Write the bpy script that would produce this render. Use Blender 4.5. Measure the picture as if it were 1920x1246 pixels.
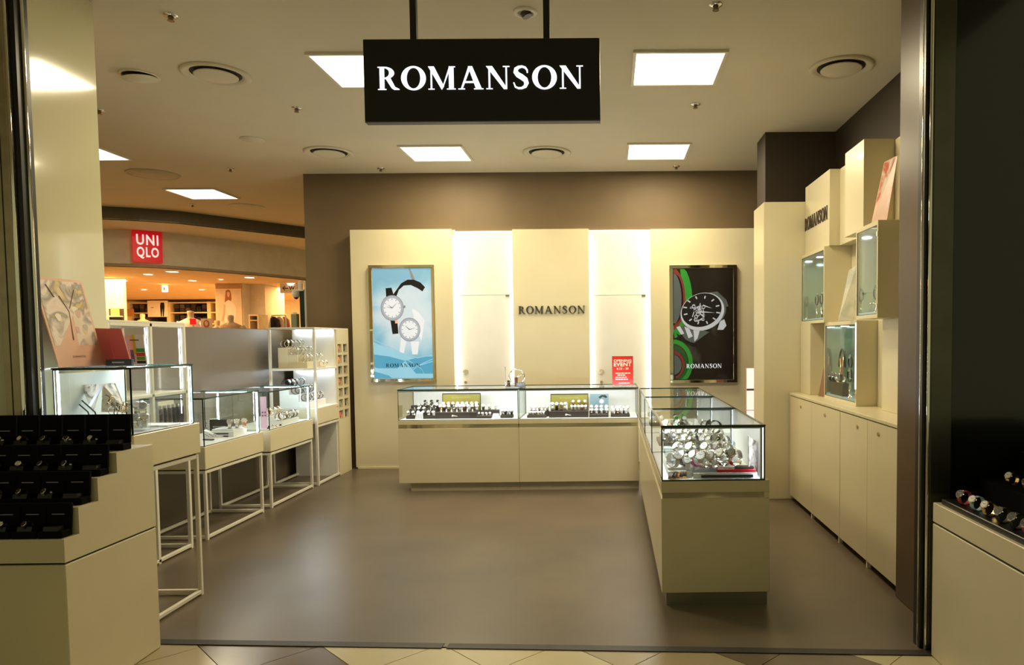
import bpy, bmesh, math, random
from mathutils import Vector, Matrix
from math import pi, sin, cos, radians

random.seed(7)
for o in list(bpy.data.objects):
    bpy.data.objects.remove(o, do_unlink=True)
SC = bpy.context.scene
COL = SC.collection

# ------------------------------------------------------------------ camera
F_PX, YAW, PITCH, ROLL, CX, CY, EYE = 1339.27, 7.0202e-3, 4.86499e-2, -9.458e-3, 1155.4, 700.66, 1.5
def _rot():
    cy, sy, cp, sp, cr, sr = cos(YAW), sin(YAW), cos(PITCH), sin(PITCH), cos(ROLL), sin(ROLL)
    B = Matrix(((1, 0, 0), (0, 0, -1), (0, 1, 0)))
    Ry = Matrix(((cy, -sy, 0), (sy, cy, 0), (0, 0, 1)))
    Rp = Matrix(((1, 0, 0), (0, cp, -sp), (0, sp, cp)))
    Rr = Matrix(((cr, -sr, 0), (sr, cr, 0), (0, 0, 1)))
    return Rr @ Rp @ B @ Ry
R = _rot()
cam = bpy.data.cameras.new('camera')
cam.sensor_width = 36.0
cam.lens = F_PX * 36.0 / 1920.0
cam.shift_x = (960 - CX) / 1920.0
cam.shift_y = (CY - 623) / 1920.0
cam.clip_start, cam.clip_end = 0.05, 100
camo = bpy.data.objects.new('camera', cam)
COL.objects.link(camo)
mw = Matrix((R[0], -R[1], -R[2])).transposed().to_4x4()
mw.translation = (0, 0, EYE)
camo.matrix_world = mw
SC.camera = camo
RT = R.transposed()
def at(u, v, X=None, Y=None, Z=None):
    """the point of the place seen at photo pixel (u, v) on the plane X, Y or Z = const"""
    d = RT @ Vector(((u - CX) / F_PX, (v - CY) / F_PX, 1))
    if X is not None: t = X / d.x
    elif Y is not None: t = Y / d.y
    else: t = (Z - EYE) / d.z
    return Vector((0, 0, EYE)) + d * t

# ------------------------------------------------------------------ world, exposure, large lights
w = bpy.data.worlds.new('world'); SC.world = w; w.use_nodes = True
w.node_tree.nodes['Background'].inputs[0].default_value = (1.0, 0.93, 0.48, 1)
w.node_tree.nodes['Background'].inputs[1].default_value = 0.32
SC.view_settings.view_transform = 'Standard'
SC.view_settings.look = 'None'
SC.view_settings.gamma = 1.0
SC.view_settings.use_curve_mapping = False
SC.view_settings.exposure = 0.03
SC.cycles.max_bounces = 8
SC.cycles.diffuse_bounces = 4
SC.cycles.glossy_bounces = 4
SC.cycles.transparent_max_bounces = 32

ZC = 3.49
def area(name, loc, sx, sy, power, color, rot=(0, 0, 0), spread=pi):
    l = bpy.data.lights.new(name, 'AREA'); l.shape = 'RECTANGLE'; l.size = sx; l.size_y = sy
    l.energy = power; l.color = color; l.spread = spread
    o = bpy.data.objects.new(name, l); COL.objects.link(o)
    o.location = loc; o.rotation_euler = rot
    return o
WARM = (1.0, 0.84, 0.53)
CEIL_LIGHTS = [(0.505, 5.36, .66, .66), (-1.76, 5.36, .66, .66), (0.515, 7.68, .66, .64), (-1.825, 7.69, .66, .62), (-5.47, 7.55, .66, .6), (-5.41, 9.65, .66, .66)]
for i, (x, y, sx, sy) in enumerate(CEIL_LIGHTS):
    area('ceiling_panel_lamp', (x, y, ZC - .022), .56, .56, 42, WARM)

# ------------------------------------------------------------------ helpers
def srgb(r, g, b):
    f = lambda c: (c / 255 / 12.92) if c / 255 <= .04045 else ((c / 255 + .055) / 1.055) ** 2.4
    return (f(r), f(g), f(b))
MATS = {}
def mat(name, col, rough=.5, metal=0, var=.06, scale=6, bump=0, bscale=200, emit=None, es=0, coat=0, spec=.5):
    if name in MATS: return MATS[name]
    m = bpy.data.materials.new(name); m.use_nodes = True
    nt = m.node_tree; b = nt.nodes['Principled BSDF']
    b.inputs['Roughness'].default_value = rough
    b.inputs['Metallic'].default_value = metal
    b.inputs['Specular IOR Level'].default_value = spec
    if coat:
        b.inputs['Coat Weight'].default_value = coat; b.inputs['Coat Roughness'].default_value = .06
    tc = nt.nodes.new('ShaderNodeTexCoord')
    n = nt.nodes.new('ShaderNodeTexNoise'); n.inputs['Scale'].default_value = scale; n.inputs['Detail'].default_value = 4
    nt.links.new(tc.outputs['Object'], n.inputs['Vector'])
    r = nt.nodes.new('ShaderNodeValToRGB')
    r.color_ramp.elements[0].position = .3; r.color_ramp.elements[1].position = .7
    r.color_ramp.elements[0].color = (*[c * (1 - var) for c in col], 1)
    r.color_ramp.elements[1].color = (*[min(1, c * (1 + var)) for c in col], 1)
    nt.links.new(n.outputs['Fac'], r.inputs['Fac'])
    nt.links.new(r.outputs['Color'], b.inputs['Base Color'])
    if bump:
        n2 = nt.nodes.new('ShaderNodeTexNoise'); n2.inputs['Scale'].default_value = bscale; n2.inputs['Detail'].default_value = 3
        nt.links.new(tc.outputs['Object'], n2.inputs['Vector'])
        bp = nt.nodes.new('ShaderNodeBump'); bp.inputs['Strength'].default_value = bump; bp.inputs['Distance'].default_value = .004
        nt.links.new(n2.outputs['Fac'], bp.inputs['Height']); nt.links.new(bp.outputs['Normal'], b.inputs['Normal'])
    if emit:
        b.inputs['Emission Color'].default_value = (*emit, 1); b.inputs['Emission Strength'].default_value = es
    MATS[name] = m
    return m
def print_mat(name, stops, scale=3, rough=.35, es=0, distort=.6, stretch=(1, 1, 1), seed=0):
    """printed picture: soft clouds of several inks"""
    m = bpy.data.materials.new(name); m.use_nodes = True; nt = m.node_tree; b = nt.nodes['Principled BSDF']
    tc = nt.nodes.new('ShaderNodeTexCoord'); mp = nt.nodes.new('ShaderNodeMapping')
    mp.inputs['Scale'].default_value = stretch; mp.inputs['Location'].default_value = (seed, seed * .7, seed * .3)
    n = nt.nodes.new('ShaderNodeTexNoise'); n.inputs['Scale'].default_value = scale; n.inputs['Detail'].default_value = 3; n.inputs['Distortion'].default_value = distort
    r = nt.nodes.new('ShaderNodeValToRGB')
    while len(r.color_ramp.elements) < len(stops): r.color_ramp.elements.new(.5)
    for e, (p, c) in zip(r.color_ramp.elements, stops): e.position = p; e.color = (*c, 1)
    nt.links.new(tc.outputs['Object'], mp.inputs['Vector']); nt.links.new(mp.outputs[0], n.inputs['Vector'])
    nt.links.new(n.outputs['Fac'], r.inputs['Fac']); nt.links.new(r.outputs['Color'], b.inputs['Base Color'])
    b.inputs['Roughness'].default_value = rough
    if es:
        nt.links.new(r.outputs['Color'], b.inputs['Emission Color']); b.inputs['Emission Strength'].default_value = es
    MATS[name] = m
    return m
def emis(name, col, s):
    m = bpy.data.materials.new(name); m.use_nodes = True; nt = m.node_tree
    nt.nodes.remove(nt.nodes['Principled BSDF'])
    e = nt.nodes.new('ShaderNodeEmission'); e.inputs[0].default_value = (*col, 1); e.inputs[1].default_value = s
    nt.links.new(e.outputs[0], nt.nodes['Material Output'].inputs[0])
    MATS[name] = m
    return m
def glassmat(name, tint, refl_rough=.02, ior=1.45):
    m = bpy.data.materials.new(name); m.use_nodes = True; nt = m.node_tree
    nt.nodes.remove(nt.nodes['Principled BSDF'])
    t = nt.nodes.new('ShaderNodeBsdfTransparent'); t.inputs[0].default_value = (*tint, 1)
    g = nt.nodes.new('ShaderNodeBsdfGlossy'); g.inputs['Roughness'].default_value = refl_rough
    lw = nt.nodes.new('ShaderNodeLayerWeight'); lw.inputs[0].default_value = .5
    pw = nt.nodes.new('ShaderNodeMath'); pw.operation = 'POWER'; pw.inputs[1].default_value = 5
    fr = nt.nodes.new('ShaderNodeMath'); fr.operation = 'MULTIPLY_ADD'; fr.use_clamp = True
    f0 = ((ior - 1) / (ior + 1)) ** 2 * 1.8
    fr.inputs[1].default_value = 1 - f0; fr.inputs[2].default_value = f0
    nt.links.new(lw.outputs['Facing'], pw.inputs[0]); nt.links.new(pw.outputs[0], fr.inputs[0])
    mx = nt.nodes.new('ShaderNodeMixShader')
    nt.links.new(fr.outputs[0], mx.inputs[0]); nt.links.new(t.outputs[0], mx.inputs[1]); nt.links.new(g.outputs[0], mx.inputs[2])
    nt.links.new(mx.outputs[0], nt.nodes['Material Output'].inputs[0])
    MATS[name] = m
    return m

class G:
    """collects shapes; build() links them as one mesh object"""
    def __init__(s): s.v = []; s.f = []; s.m = []; s.sm = []
    def add(s, vs, fs, mi=0, smooth=False):
        k = len(s.v); s.v += [tuple(v) for v in vs]
        for f in fs: s.f.append([k + i for i in f]); s.m.append(mi); s.sm.append(smooth)
        return s
    def box(s, x0, x1, y0, y1, z0, z1, b=0, mi=0):
        if b <= 0:
            vs = [(x, y, z) for x in (x0, x1) for y in (y0, y1) for z in (z0, z1)]
            return s.add(vs, [(0, 1, 3, 2), (4, 6, 7, 5), (0, 4, 5, 1), (2, 3, 7, 6), (0, 2, 6, 4), (1, 5, 7, 3)], mi)
        c = Vector(((x0 + x1) / 2, (y0 + y1) / 2, (z0 + z1) / 2)); h = Vector(((x1 - x0) / 2, (y1 - y0) / 2, (z1 - z0) / 2))
        vs = []; ix = {}
        for sx in (-1, 1):
            for sy in (-1, 1):
                for sz in (-1, 1):
                    for a in range(3):
                        p = [sx * (h.x - (b if a != 0 else 0)), sy * (h.y - (b if a != 1 else 0)), sz * (h.z - (b if a != 2 else 0))]
                        ix[(sx, sy, sz, a)] = len(vs); vs.append(c + Vector(p))
        fs = []
        S = (-1, 1)
        for sg in S:
            q = [(-1, -1), (1, -1), (1, 1), (-1, 1)]
            fs.append([ix[(sg, p, r, 0)] for p, r in q]); fs.append([ix[(p, sg, r, 1)] for p, r in q]); fs.append([ix[(p, r, sg, 2)] for p, r in q])
        for p in S:
            for r in S:
                fs.append([ix[(p, r, -1, 0)], ix[(p, r, 1, 0)], ix[(p, r, 1, 1)], ix[(p, r, -1, 1)]])
                fs.append([ix[(p, -1, r, 0)], ix[(p, 1, r, 0)], ix[(p, 1, r, 2)], ix[(p, -1, r, 2)]])
                fs.append([ix[(-1, p, r, 1)], ix[(1, p, r, 1)], ix[(1, p, r, 2)], ix[(-1, p, r, 2)]])
                for q_ in S: fs.append([ix[(p, r, q_, 0)], ix[(p, r, q_, 1)], ix[(p, r, q_, 2)]])
        return s.add(vs, fs, mi)
    def prism(s, pts, vec, mi=0, smooth=False):
        """polygon (3d points) pushed along vec"""
        n = len(pts); vec = Vector(vec)
        vs = [Vector(p) for p in pts] + [Vector(p) + vec for p in pts]
        fs = [list(range(n)), list(range(2 * n - 1, n - 1, -1))]
        s.add(vs, fs, mi)
        return s.add(vs, [(i, (i + 1) % n, n + (i + 1) % n, n + i) for i in range(n)], mi, smooth)
    def strip(s, A, B, vec, closed=False, mi=0):
        """flat band between polylines A and B, pushed along vec"""
        n = len(A); vec = Vector(vec)
        vs = [Vector(p) for p in A] + [Vector(p) for p in B] + [Vector(p) + vec for p in A] + [Vector(p) + vec for p in B]
        fs = []
        for i in range(n if closed else n - 1):
            j = (i + 1) % n
            fs += [(i, j, n + j, n + i), (2 * n + i, 3 * n + i, 3 * n + j, 2 * n + j), (i, 2 * n + i, 2 * n + j, j), (n + i, n + j, 3 * n + j, 3 * n + i)]
        if not closed: fs += [(0, n, 3 * n, 2 * n), (n - 1, 3 * n - 1, 4 * n - 1, 2 * n - 1)]
        return s.add(vs, fs, mi)
    def cyl(s, p0, p1, r0, r1=None, n=16, mi=0, cap=True, smooth=True):
        r1 = r0 if r1 is None else r1
        p0 = Vector(p0); p1 = Vector(p1); d = (p1 - p0).normalized()
        a = d.orthogonal().normalized(); b = d.cross(a)
        vs = [p0 + (a * cos(2 * pi * i / n) + b * sin(2 * pi * i / n)) * r0 for i in range(n)] + [p1 + (a * cos(2 * pi * i / n) + b * sin(2 * pi * i / n)) * r1 for i in range(n)]
        s.add(vs, [(i, (i + 1) % n, n + (i + 1) % n, n + i) for i in range(n)], mi, smooth)
        if cap: s.add(vs, [list(range(n - 1, -1, -1)), list(range(n, 2 * n))], mi)
        return s
    def lathe(s, prof, c=(0, 0, 0), n=20, mi=0, sx=1, sy=1):
        c = Vector(c); vs = []
        for r, z in prof:
            for i in range(n): vs.append(c + Vector((r * sx * cos(2 * pi * i / n), r * sy * sin(2 * pi * i / n), z)))
        fs = [(k * n + i, k * n + (i + 1) % n, (k + 1) * n + (i + 1) % n, (k + 1) * n + i) for k in range(len(prof) - 1) for i in range(n)]
        return s.add(vs, fs, mi, True)
    def tube(s, pts, r, n=8, mi=0, closed=False):
        pts = [Vector(p) for p in pts]; N = len(pts); vs = []; up = None
        for i, p in enumerate(pts):
            a = pts[(i - 1) % N] if (closed or i > 0) else p; b = pts[(i + 1) % N] if (closed or i < N - 1) else p
            d = (b - a).normalized()
            u = d.orthogonal().normalized() if up is None else (up - d * up.dot(d)).normalized()
            up = u; w_ = d.cross(u)
            rr = r[i] if isinstance(r, (list, tuple)) else r
            vs += [p + (u * cos(2 * pi * k / n) + w_ * sin(2 * pi * k / n)) * rr for k in range(n)]
        fs = [(i * n + k, i * n + (k + 1) % n, ((i + 1) % N) * n + (k + 1) % n, ((i + 1) % N) * n + k) for i in range(N if closed else N - 1) for k in range(n)]
        if not closed: fs += [list(range(n - 1, -1, -1)), list(range((N - 1) * n, N * n))]
        return s.add(vs, fs, mi, True)
    def slab(s, p, t, mi=0):
        """four corner points given a thickness along their normal (backwards)"""
        p = [Vector(q) for q in p]; nrm = (p[1] - p[0]).cross(p[3] - p[0]).normalized()
        return s.prism(p, nrm * -t, mi)
    def mesh(s, name, mats):
        me = bpy.data.meshes.new(name); me.from_pydata(s.v, [], s.f)
        for m in (mats if isinstance(mats, (list, tuple)) else [mats]): me.materials.append(m)
        me.polygons.foreach_set('material_index', s.m); me.polygons.foreach_set('use_smooth', s.sm)
        bm = bmesh.new(); bm.from_mesh(me); bmesh.ops.recalc_face_normals(bm, faces=bm.faces); bm.to_mesh(me); bm.free()
        me.update()
        return me
    def build(s, name, mats, parent=None, loc=None):
        return link(name, s.mesh(name, mats), parent, loc)
def link(name, me, parent=None, loc=None):
    o = bpy.data.objects.new(name, me); COL.objects.link(o)
    if parent: o.parent = parent
    if loc is not None: o.location = loc
    return o
def tag(o, label, cat, group=None, kind=None):
    o['label'] = label
    if cat: o['category'] = cat
    if group: o['group'] = group
    if kind: o['kind'] = kind
    return o
def thing(name, label, cat, loc=(0, 0, 0), rz=0, group=None):
    o = bpy.data.objects.new(name, None); COL.objects.link(o); o.empty_display_size = .05
    o.location = loc; o.rotation_euler = (0, 0, rz)
    return tag(o, label, cat, group)
def struct(o, label=None):
    o['kind'] = 'structure'
    if label: o['label'] = label
    return o
ORD = ['first', 'second', 'third', 'fourth', 'fifth', 'sixth', 'seventh', 'eighth', 'ninth', 'tenth', 'eleventh', 'twelfth', 'thirteenth', 'fourteenth']
def V(*a): return Vector(a)

# ------------------------------------------------------------------ materials
CREAM = mat('cream laminate', (.70, .63, .43), .32, var=.03, scale=2, coat=.15)
CREAMG = mat('cream gloss panel', (.64, .61, .40), .12, var=.03, scale=1.5, coat=.6)
WHITE = mat('white paint', (.80, .79, .74), .4, var=.02)
WHITEF = mat('white powder coated steel', (.74, .71, .60), .35, var=.03)
BROWN = mat('taupe brown wall paint', (.152, .104, .052), .6, var=.06, scale=3, bump=.1, bscale=300)
BROWND = mat('dark brown wall paint', (.042, .029, .019), .55, var=.08, scale=3, bump=.1, bscale=300)
BROWNP = mat('taupe partition board', (.165, .13, .09), .45, var=.05, scale=2)
CEILM = mat('off white ceiling paint', (.70, .63, .47), .85, var=.03, scale=1.2, bump=.06, bscale=400)
FLOORM = mat('grey brown vinyl floor', (.128, .098, .066), .34, var=.16, scale=1.6, bump=.05, bscale=90)
BLACK = mat('black satin', (.006, .006, .006), .35, var=.1)
BLACKV = mat('black velvet', (.004, .004, .004), .9, var=.2, spec=.1)
BLACKG = mat('black gloss panel', (.006, .007, .005), .14, var=.1, coat=.2)
CHROME = mat('polished chrome', (.82, .80, .74), .06, 1, var=.02)
STEEL = mat('brushed steel', (.72, .71, .68), .22, 1, var=.06)
BRONZE = mat('brushed bronze post', (.42, .36, .24), .33, .7, var=.12, scale=12)
MIRROR = mat('mirror strip', (.74, .70, .56), .05, 1, var=.01)
GOLD = mat('gold plated', (.80, .55, .22), .2, 1, var=.05)
ROSE = mat('rose gold', (.80, .45, .30), .2, 1, var=.05)
LEATHB = mat('black leather', (.012, .011, .010), .55, var=.2, scale=40, bump=.3)
LEATHN = mat('brown leather', (.09, .04, .02), .5, var=.2, scale=40, bump=.3)
LEATHW = mat('white leather', (.78, .76, .72), .5, var=.05)
LEATHR = mat('red leather', (.45, .05, .05), .45, var=.1)
LEATHP = mat('pink strap', (.60, .07, .28), .45, var=.1)
LEATHBL = mat('pale blue strap', (.35, .55, .62), .45, var=.1)
DIALW = mat('white dial', (.82, .82, .80), .3, var=.02)
DIALB = mat('black dial', (.015, .015, .018), .25, var=.1)
DIALS = mat('silver dial', (.50, .50, .50), .25, var=.1)
GLASS = glassmat('clear display glass', (.93, .97, .945))
GEDGE = mat('glass edge', (.012, .035, .026), .15, var=.1)
ACRYL = glassmat('clear acrylic', (.93, .95, .96), .05, 1.5)
ALU = mat('aluminium profile', (.55, .56, .58), .3, .8, var=.04)
LED = emis('case led strip', (.80, .90, 1.0), 60)
LEDB = emis('counter led strip', (.84, .92, 1.0), 90)
LEDR = emis('rack led strip', (.86, .92, 1.0), 14)
LEDU = emis('cove light', (1.0, .85, .55), 5)
LEDV = emis('display led strip', (1.0, .96, .86), 6)
PANELE = emis('ceiling panel diffuser', (1.0, .93, .80), 3.2)
TRAYB = mat('dark brown tray', (.035, .022, .016), .6, var=.1)
WHITEB = mat('white display board', (.82, .83, .84), .45, var=.02)
# ------------------------------------------------------------------ lettering
def ell(cx, cy, rx, ry, a0=0, a1=2 * pi, n=28, end=False):
    m = n if not end else n - 1
    return [(cx + rx * cos(a0 + (a1 - a0) * i / m), cy + ry * sin(a0 + (a1 - a0) * i / m)) for i in range(n)]
def rc(x0, y0, x1, y1): return ('p', [(x0, y0), (x1, y0), (x1, y1), (x0, y1)])
def spine(P):
    A, B = [], []
    for i, (x, y, wd) in enumerate(P):
        a = P[max(0, i - 1)]; b = P[min(len(P) - 1, i + 1)]
        d = Vector((b[0] - a[0], b[1] - a[1])).normalized()
        A.append((x - d.y * wd / 2, y + d.x * wd / 2)); B.append((x + d.y * wd / 2, y - d.x * wd / 2))
    return ('s', A, B)
SER = .035
GLY = {
 'R': (.90, [rc(.10, 0, .29, 1), rc(.02, 0, .37, SER), rc(.02, 1 - SER, .30, 1), ('s', ell(.29, .735, .42, .265, -pi / 2, pi / 2, 16, True), ell(.27, .735, .23, .215, -pi / 2, pi / 2, 16, True)),
             ('p', [(.34, .49), (.55, .51), (.74, .12), (.92, .03), (.92, 0), (.70, 0), (.60, .06)])]),
 'O': (1.04, [('o', ell(.52, .5, .52, .525, n=36), ell(.52, .5, .29, .455, n=36))]),
 'M': (1.16, [rc(.10, 0, .16, 1), rc(0, 0, .26, SER), ('p', [(.0, 1), (.25, 1), (.66, .14), (.56, -.01)]), ('p', [(.56, -.01), (.62, .08), (.96, 1), (.89, 1)]), rc(.87, 0, 1.07, 1), rc(.78, 0, 1.15, SER), rc(.9, 1 - SER, 1.14, 1)]),
 'A': (1.06, [('p', [(.10, 0), (.17, 0), (.53, .95), (.49, 1), (.44, 1)]), ('p', [(.42, 1), (.60, 1), (1.0, 0), (.75, 0)]), rc(.26, .28, .74, .35), rc(0, 0, .28, SER), rc(.66, 0, 1.06, SER)]),
 'N': (1.02, [rc(.12, 0, .19, 1), rc(.02, 0, .29, SER), ('p', [(.02, 1), (.28, 1), (.90, .03), (.90, 0), (.76, 0)]), rc(.84, 0, .90, 1), rc(.73, 1 - SER, 1.01, 1)]),
 'S': (.74, [spine([(.64, .70, .05), (.63, .82, .07), (.55, .93, .09), (.42, .975, .09), (.28, .95, .12), (.17, .87, .17), (.15, .74, .20), (.24, .62, .22), (.40, .52, .23), (.55, .40, .22), (.60, .26, .19), (.54, .11, .14), (.40, .035, .09), (.26, .03, .08), (.13, .09, .07), (.06, .28, .05)])]),
}
def serif_word(word, parent, mat_, O, ex, ez, width, height, depth, name='letter', gap=.10, per_letter=True):
    """carved capitals of the shop's lettering; ex / ez unit vectors of the sign plane, pushed along depth"""
    O, ex, ez, depth = Vector(O), Vector(ex).normalized(), Vector(ez).normalized(), Vector(depth)
    tot = sum(GLY[c][0] for c in word) + gap * (len(word) - 1)
    k = width / tot; x = 0; g = G(); out = []
    for c in word:
        if per_letter: g = G()
        T = lambda p: O + ex * ((x + p[0]) * k) + ez * (p[1] * height)
        for sh in GLY[c][1]:
            if sh[0] == 'p': g.prism([T(p) for p in sh[1]], depth)
            else: g.strip([T(p) for p in sh[1]], [T(p) for p in sh[2]], depth, sh[0] == 'o')
        x += GLY[c][0] + gap
        if per_letter: out.append(g.build(name, mat_, parent))
    if not per_letter: out.append(g.build(name, mat_, parent))
    return out
def sans(name, text, parent, mat_, O, ex, ez, height, width=None, bold=0.0, push=.001, align='LEFT', space=1.0):
    """plain capitals in the built-in typeface turned into mesh, lying in the plane ex / ez"""
    cu = bpy.data.curves.new(name, 'FONT'); cu.body = text; cu.offset = bold; cu.space_character = space; cu.extrude = 0; cu.resolution_u = 3
    ob = bpy.data.objects.new('t', cu); COL.objects.link(ob)
    dg = bpy.context.evaluated_depsgraph_get(); dg.update()
    me = bpy.data.meshes.new_from_object(ob.evaluated_get(dg)); bpy.data.objects.remove(ob)
    xs = [v.co.x for v in me.vertices]; ys = [v.co.y for v in me.vertices]
    x0, x1, y0, y1 = min(xs), max(xs), min(ys), max(ys)
    kz = height / (y1 - y0); kx = kz if width is None else width / (x1 - x0)
    O, ex, ez = Vector(O), Vector(ex).normalized(), Vector(ez).normalized(); nrm = ex.cross(ez)
    sh = 0 if align == 'LEFT' else (-(x1 - x0) * kx / 2)
    for v in me.vertices: v.co = O + ex * ((v.co.x - x0) * kx + sh) + ez * ((v.co.y - y0) * kz) + nrm * push
    me.materials.clear(); me.materials.append(mat_); me.name = name
    return link(name, me, parent)

# ------------------------------------------------------------------ the setting
TH0, TH1 = V(-2.9, 3.575, 0), V(2.0, 3.268, 0)          # line of the shop threshold
def thy(x): return TH0.y + (TH1.y - TH0.y) * (x - TH0.x) / (TH1.x - TH0.x)
fl = G().prism([(-3.7, thy(-3.7), 0), (2.3, thy(2.3), 0), (2.3, 8.7, 0), (-3.7, 8.7, 0)], (0, 0, -.012)).build('floor', FLOORM)
struct(fl, 'grey brown sheet floor of the watch shop')
TILEC = mat('cream floor tile', (.56, .50, .32), .22, var=.05, scale=3)
TILET = mat('tan floor tile', (.36, .30, .18), .22, var=.05, scale=3)
TILED = mat('brown floor tile', (.16, .125, .085), .22, var=.08, scale=3)
GROUT = mat('tile grout', (.25, .21, .14), .8)
fm = struct(G().box(-20, 6, -4, 24, -.06, -.012).build('floor', GROUT), 'mall corridor floor of diagonal tiles')
def clip(poly):
    out = []
    f = lambda p: thy(p[0]) - .012 - p[1]
    for i, p in enumerate(poly):
        q = poly[(i + 1) % len(poly)]; a, b = f(p), f(q)
        if a >= 0: out.append(p)
        if a * b < 0: t = a / (a - b); out.append((p[0] + (q[0] - p[0]) * t, p[1] + (q[1] - p[1]) * t))
    return out
S_ = .424; hd = S_ / math.sqrt(2)
x_start = at(374, 1212, Z=0)
for i in range(-11, 14):
    for j in range(-11, 14):
        # edges run along (1,-1) and (1,1); i counts along +X, j towards the camera
        cx = x_start.x + hd + (i + j) * hd; cy = x_start.y + (i - j) * hd - .0
        if not (-4.2 < cx < 3.4 and 1.3 < cy < 3.9): continue
        g_ = hd - .003
        poly = clip([(cx - g_, cy), (cx, cy - g_), (cx + g_, cy), (cx, cy + g_)])
        if len(poly) < 3: continue
        m_ = {0: TILED, 3: TILET}.get(i % 4, TILEC)
        G().prism([(p[0], p[1], -.002) for p in poly], (0, 0, -.010)).build('tile', m_, fm)
ts = G()
dv = (TH1 - TH0).normalized(); nv = V(-dv.y, dv.x, 0)
for a, b in ((0, .42), (.425, 1.0)):
    p0 = TH0.lerp(TH1, a); p1 = TH0.lerp(TH1, b)
    ts.prism([p0 - nv * .02, p1 - nv * .02, p1 + nv * .035, p0 + nv * .035], (0, 0, .003))
struct(ts.build('trim_1', mat('dark worn threshold metal', (.018, .014, .012), .5, 0, var=.5, scale=9)), 'dark metal threshold strip across the shop entrance')

band = [at(*p, Z=ZC).to_2d() for p in ((189, 386), (260, 390), (336, 395.6), (440, 408.6), (510, 417.5), (572, 425.6))]
band = [V(-13.5, 10.0), V(-9.6, 10.15)] + band + [V(-4.7, 13.6), V(-4.2, 15)]
ceil = G().prism([(2.4, -3, ZC), (2.4, 15, ZC), (-4.2, 15, ZC)] + [(p.x, p.y, ZC) for p in reversed(band[:-1])] + [(-13.5, -3, ZC)], (0, 0, .1)).build('ceiling', CEILM)
struct(ceil, 'off white plaster ceiling with square light panels')

wb = struct(G().box(-3.63, 2.3, 8.6, 8.7, 0, ZC).build('wall_back', BROWN), 'taupe back wall of the shop')
PZ = 2.80
for x0, x1, zt in ((-3.03, -1.845, PZ), (-1.14, -.249, 2.79), (.471, 1.72, 2.78)):
    G().box(x0, x1, 8.41, 8.6, .012, zt, .004).build('panel', CREAM, wb)
for x0, x1 in ((-1.845, -1.14), (-.249, .471)):
    G().box(x0, x1, 8.575, 8.6, .012, 2.785).build('alcove_back', WHITE, wb)
    for xs, s in ((x0, 1), (x1, -1)):
        G().box(min(xs + s * .002, xs + s * .012), max(xs + s * .002, xs + s * .012), 8.520, 8.545, .10, 2.74).build('light_strip', LEDV, wb)
for xa, xb in ((-2.05, -1.0), (-.45, .85)):
    for x0, x1, zt in ((-3.03, -1.845, PZ), (-1.845, -1.14, 2.785), (-1.14, -.249, 2.79), (-.249, .471, 2.785), (.471, 1.72, 2.78)):
        a_, b_ = max(xa, x0), min(xb, x1)
        if b_ - a_ > .02: G().box(a_, b_, 8.578, 8.592, zt + .001, zt + .012).build('cove_light', LEDU, wb)
G().box(-3.0, -1.88, 8.395, 8.41, .0, .02).build('skirting', CREAM, wb)
HW = mat('brass lock', (.62, .5, .3), .25, 1)
for n, (ua, ub, ku) in enumerate(((863, 956, 873), (1115, 1211, 1128))):
    a = at(ua, 554, Y=8.56); b = at(ub, 554, Y=8.56)
    d = struct(G().box(a.x, b.x, 8.558, 8.574, .02, a.z, .003).build('door_%d' % (n + 1), WHITE), 'flush white storage door in the lit alcove')
    for vv, r in ((697, .034), (716, .018)):
        k = at(ku, vv, Y=8.55)
        G().cyl((k.x, 8.558, k.z), (k.x, 8.545, k.z), r, r * .94, 20).cyl((k.x, 8.545, k.z), (k.x, 8.538, k.z), r * .55, n=14).build('lock', HW, d)
    G().box(b.x - .05, b.x - .005, 8.545, 8.557, b.z - .012, b.z + .012).build('latch', STEEL, d)
    G().box(a.x - .02, b.x + .02, 8.562, 8.575, a.z + .006, a.z + .02).build('frame', WHITE, d)

struct(G().box(-3.71, -3.65, 4.29, 8.6, 0, 1.64, .004).build('wall_left', BROWNP), 'low taupe partition behind the jewellery cases')
struct(G().box(2.2, 2.3, 3.72, 8.6, 0, ZC).build('wall_right', BROWND), 'dark brown side wall above the white cabinets')
struct(G().box(1.406, 2.2, 6.57, 7.02, 0, 2.735, .004).build('wall_column', CREAM), 'cream boxed column beside the cabinets')
struct(G().box(1.518, 2.2, 7.022, 7.41, 0, ZC).build('wall_column', BROWND), 'brown bulkhead above the cream column')
# storefront returns and posts
pl = struct(G().box(-3.95, -3.0, 3.62, 4.29, 0, ZC, .006).build('wall_front', CREAMG), 'glossy cream storefront pillar left of the entrance')
G().box(-5.2, -2.965, 3.56, 3.62, 0, ZC, .003).build('panel', CREAMG, pl)
PILB = mat('brown satin laminate', (.095, .058, .03), .38, var=.1, scale=2)
pr = struct(G().box(1.63, 2.3, 3.70, 4.05, 0, ZC, .004).build('wall_front', PILB), 'brown storefront pilaster right of the entrance')
G().box(1.605, 4.2, 3.40, 3.47, 0, ZC, .003).build('panel', BLACKG, pr)
lp = struct(G().box(-2.962, -2.882, 3.50, 3.60, 0, ZC, .006).build('trim_2', BRONZE), 'brushed bronze entrance post at the left')
G().box(-2.925, -2.921, 3.498, 3.51, 0, ZC).build('groove', BLACK, lp)
G().cyl((-2.877, 3.508, 0), (-2.877, 3.508, ZC), .009, n=14).build('chrome_edge', CHROME, lp)
G().box(-2.870, -2.842, 3.52, 3.60, 0, ZC).build('gap_seal', BLACK, lp)
G().cyl((-2.838, 3.56, 0), (-2.838, 3.56, ZC), .009, n=14).build('chrome_edge', CHROME, lp)
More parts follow.
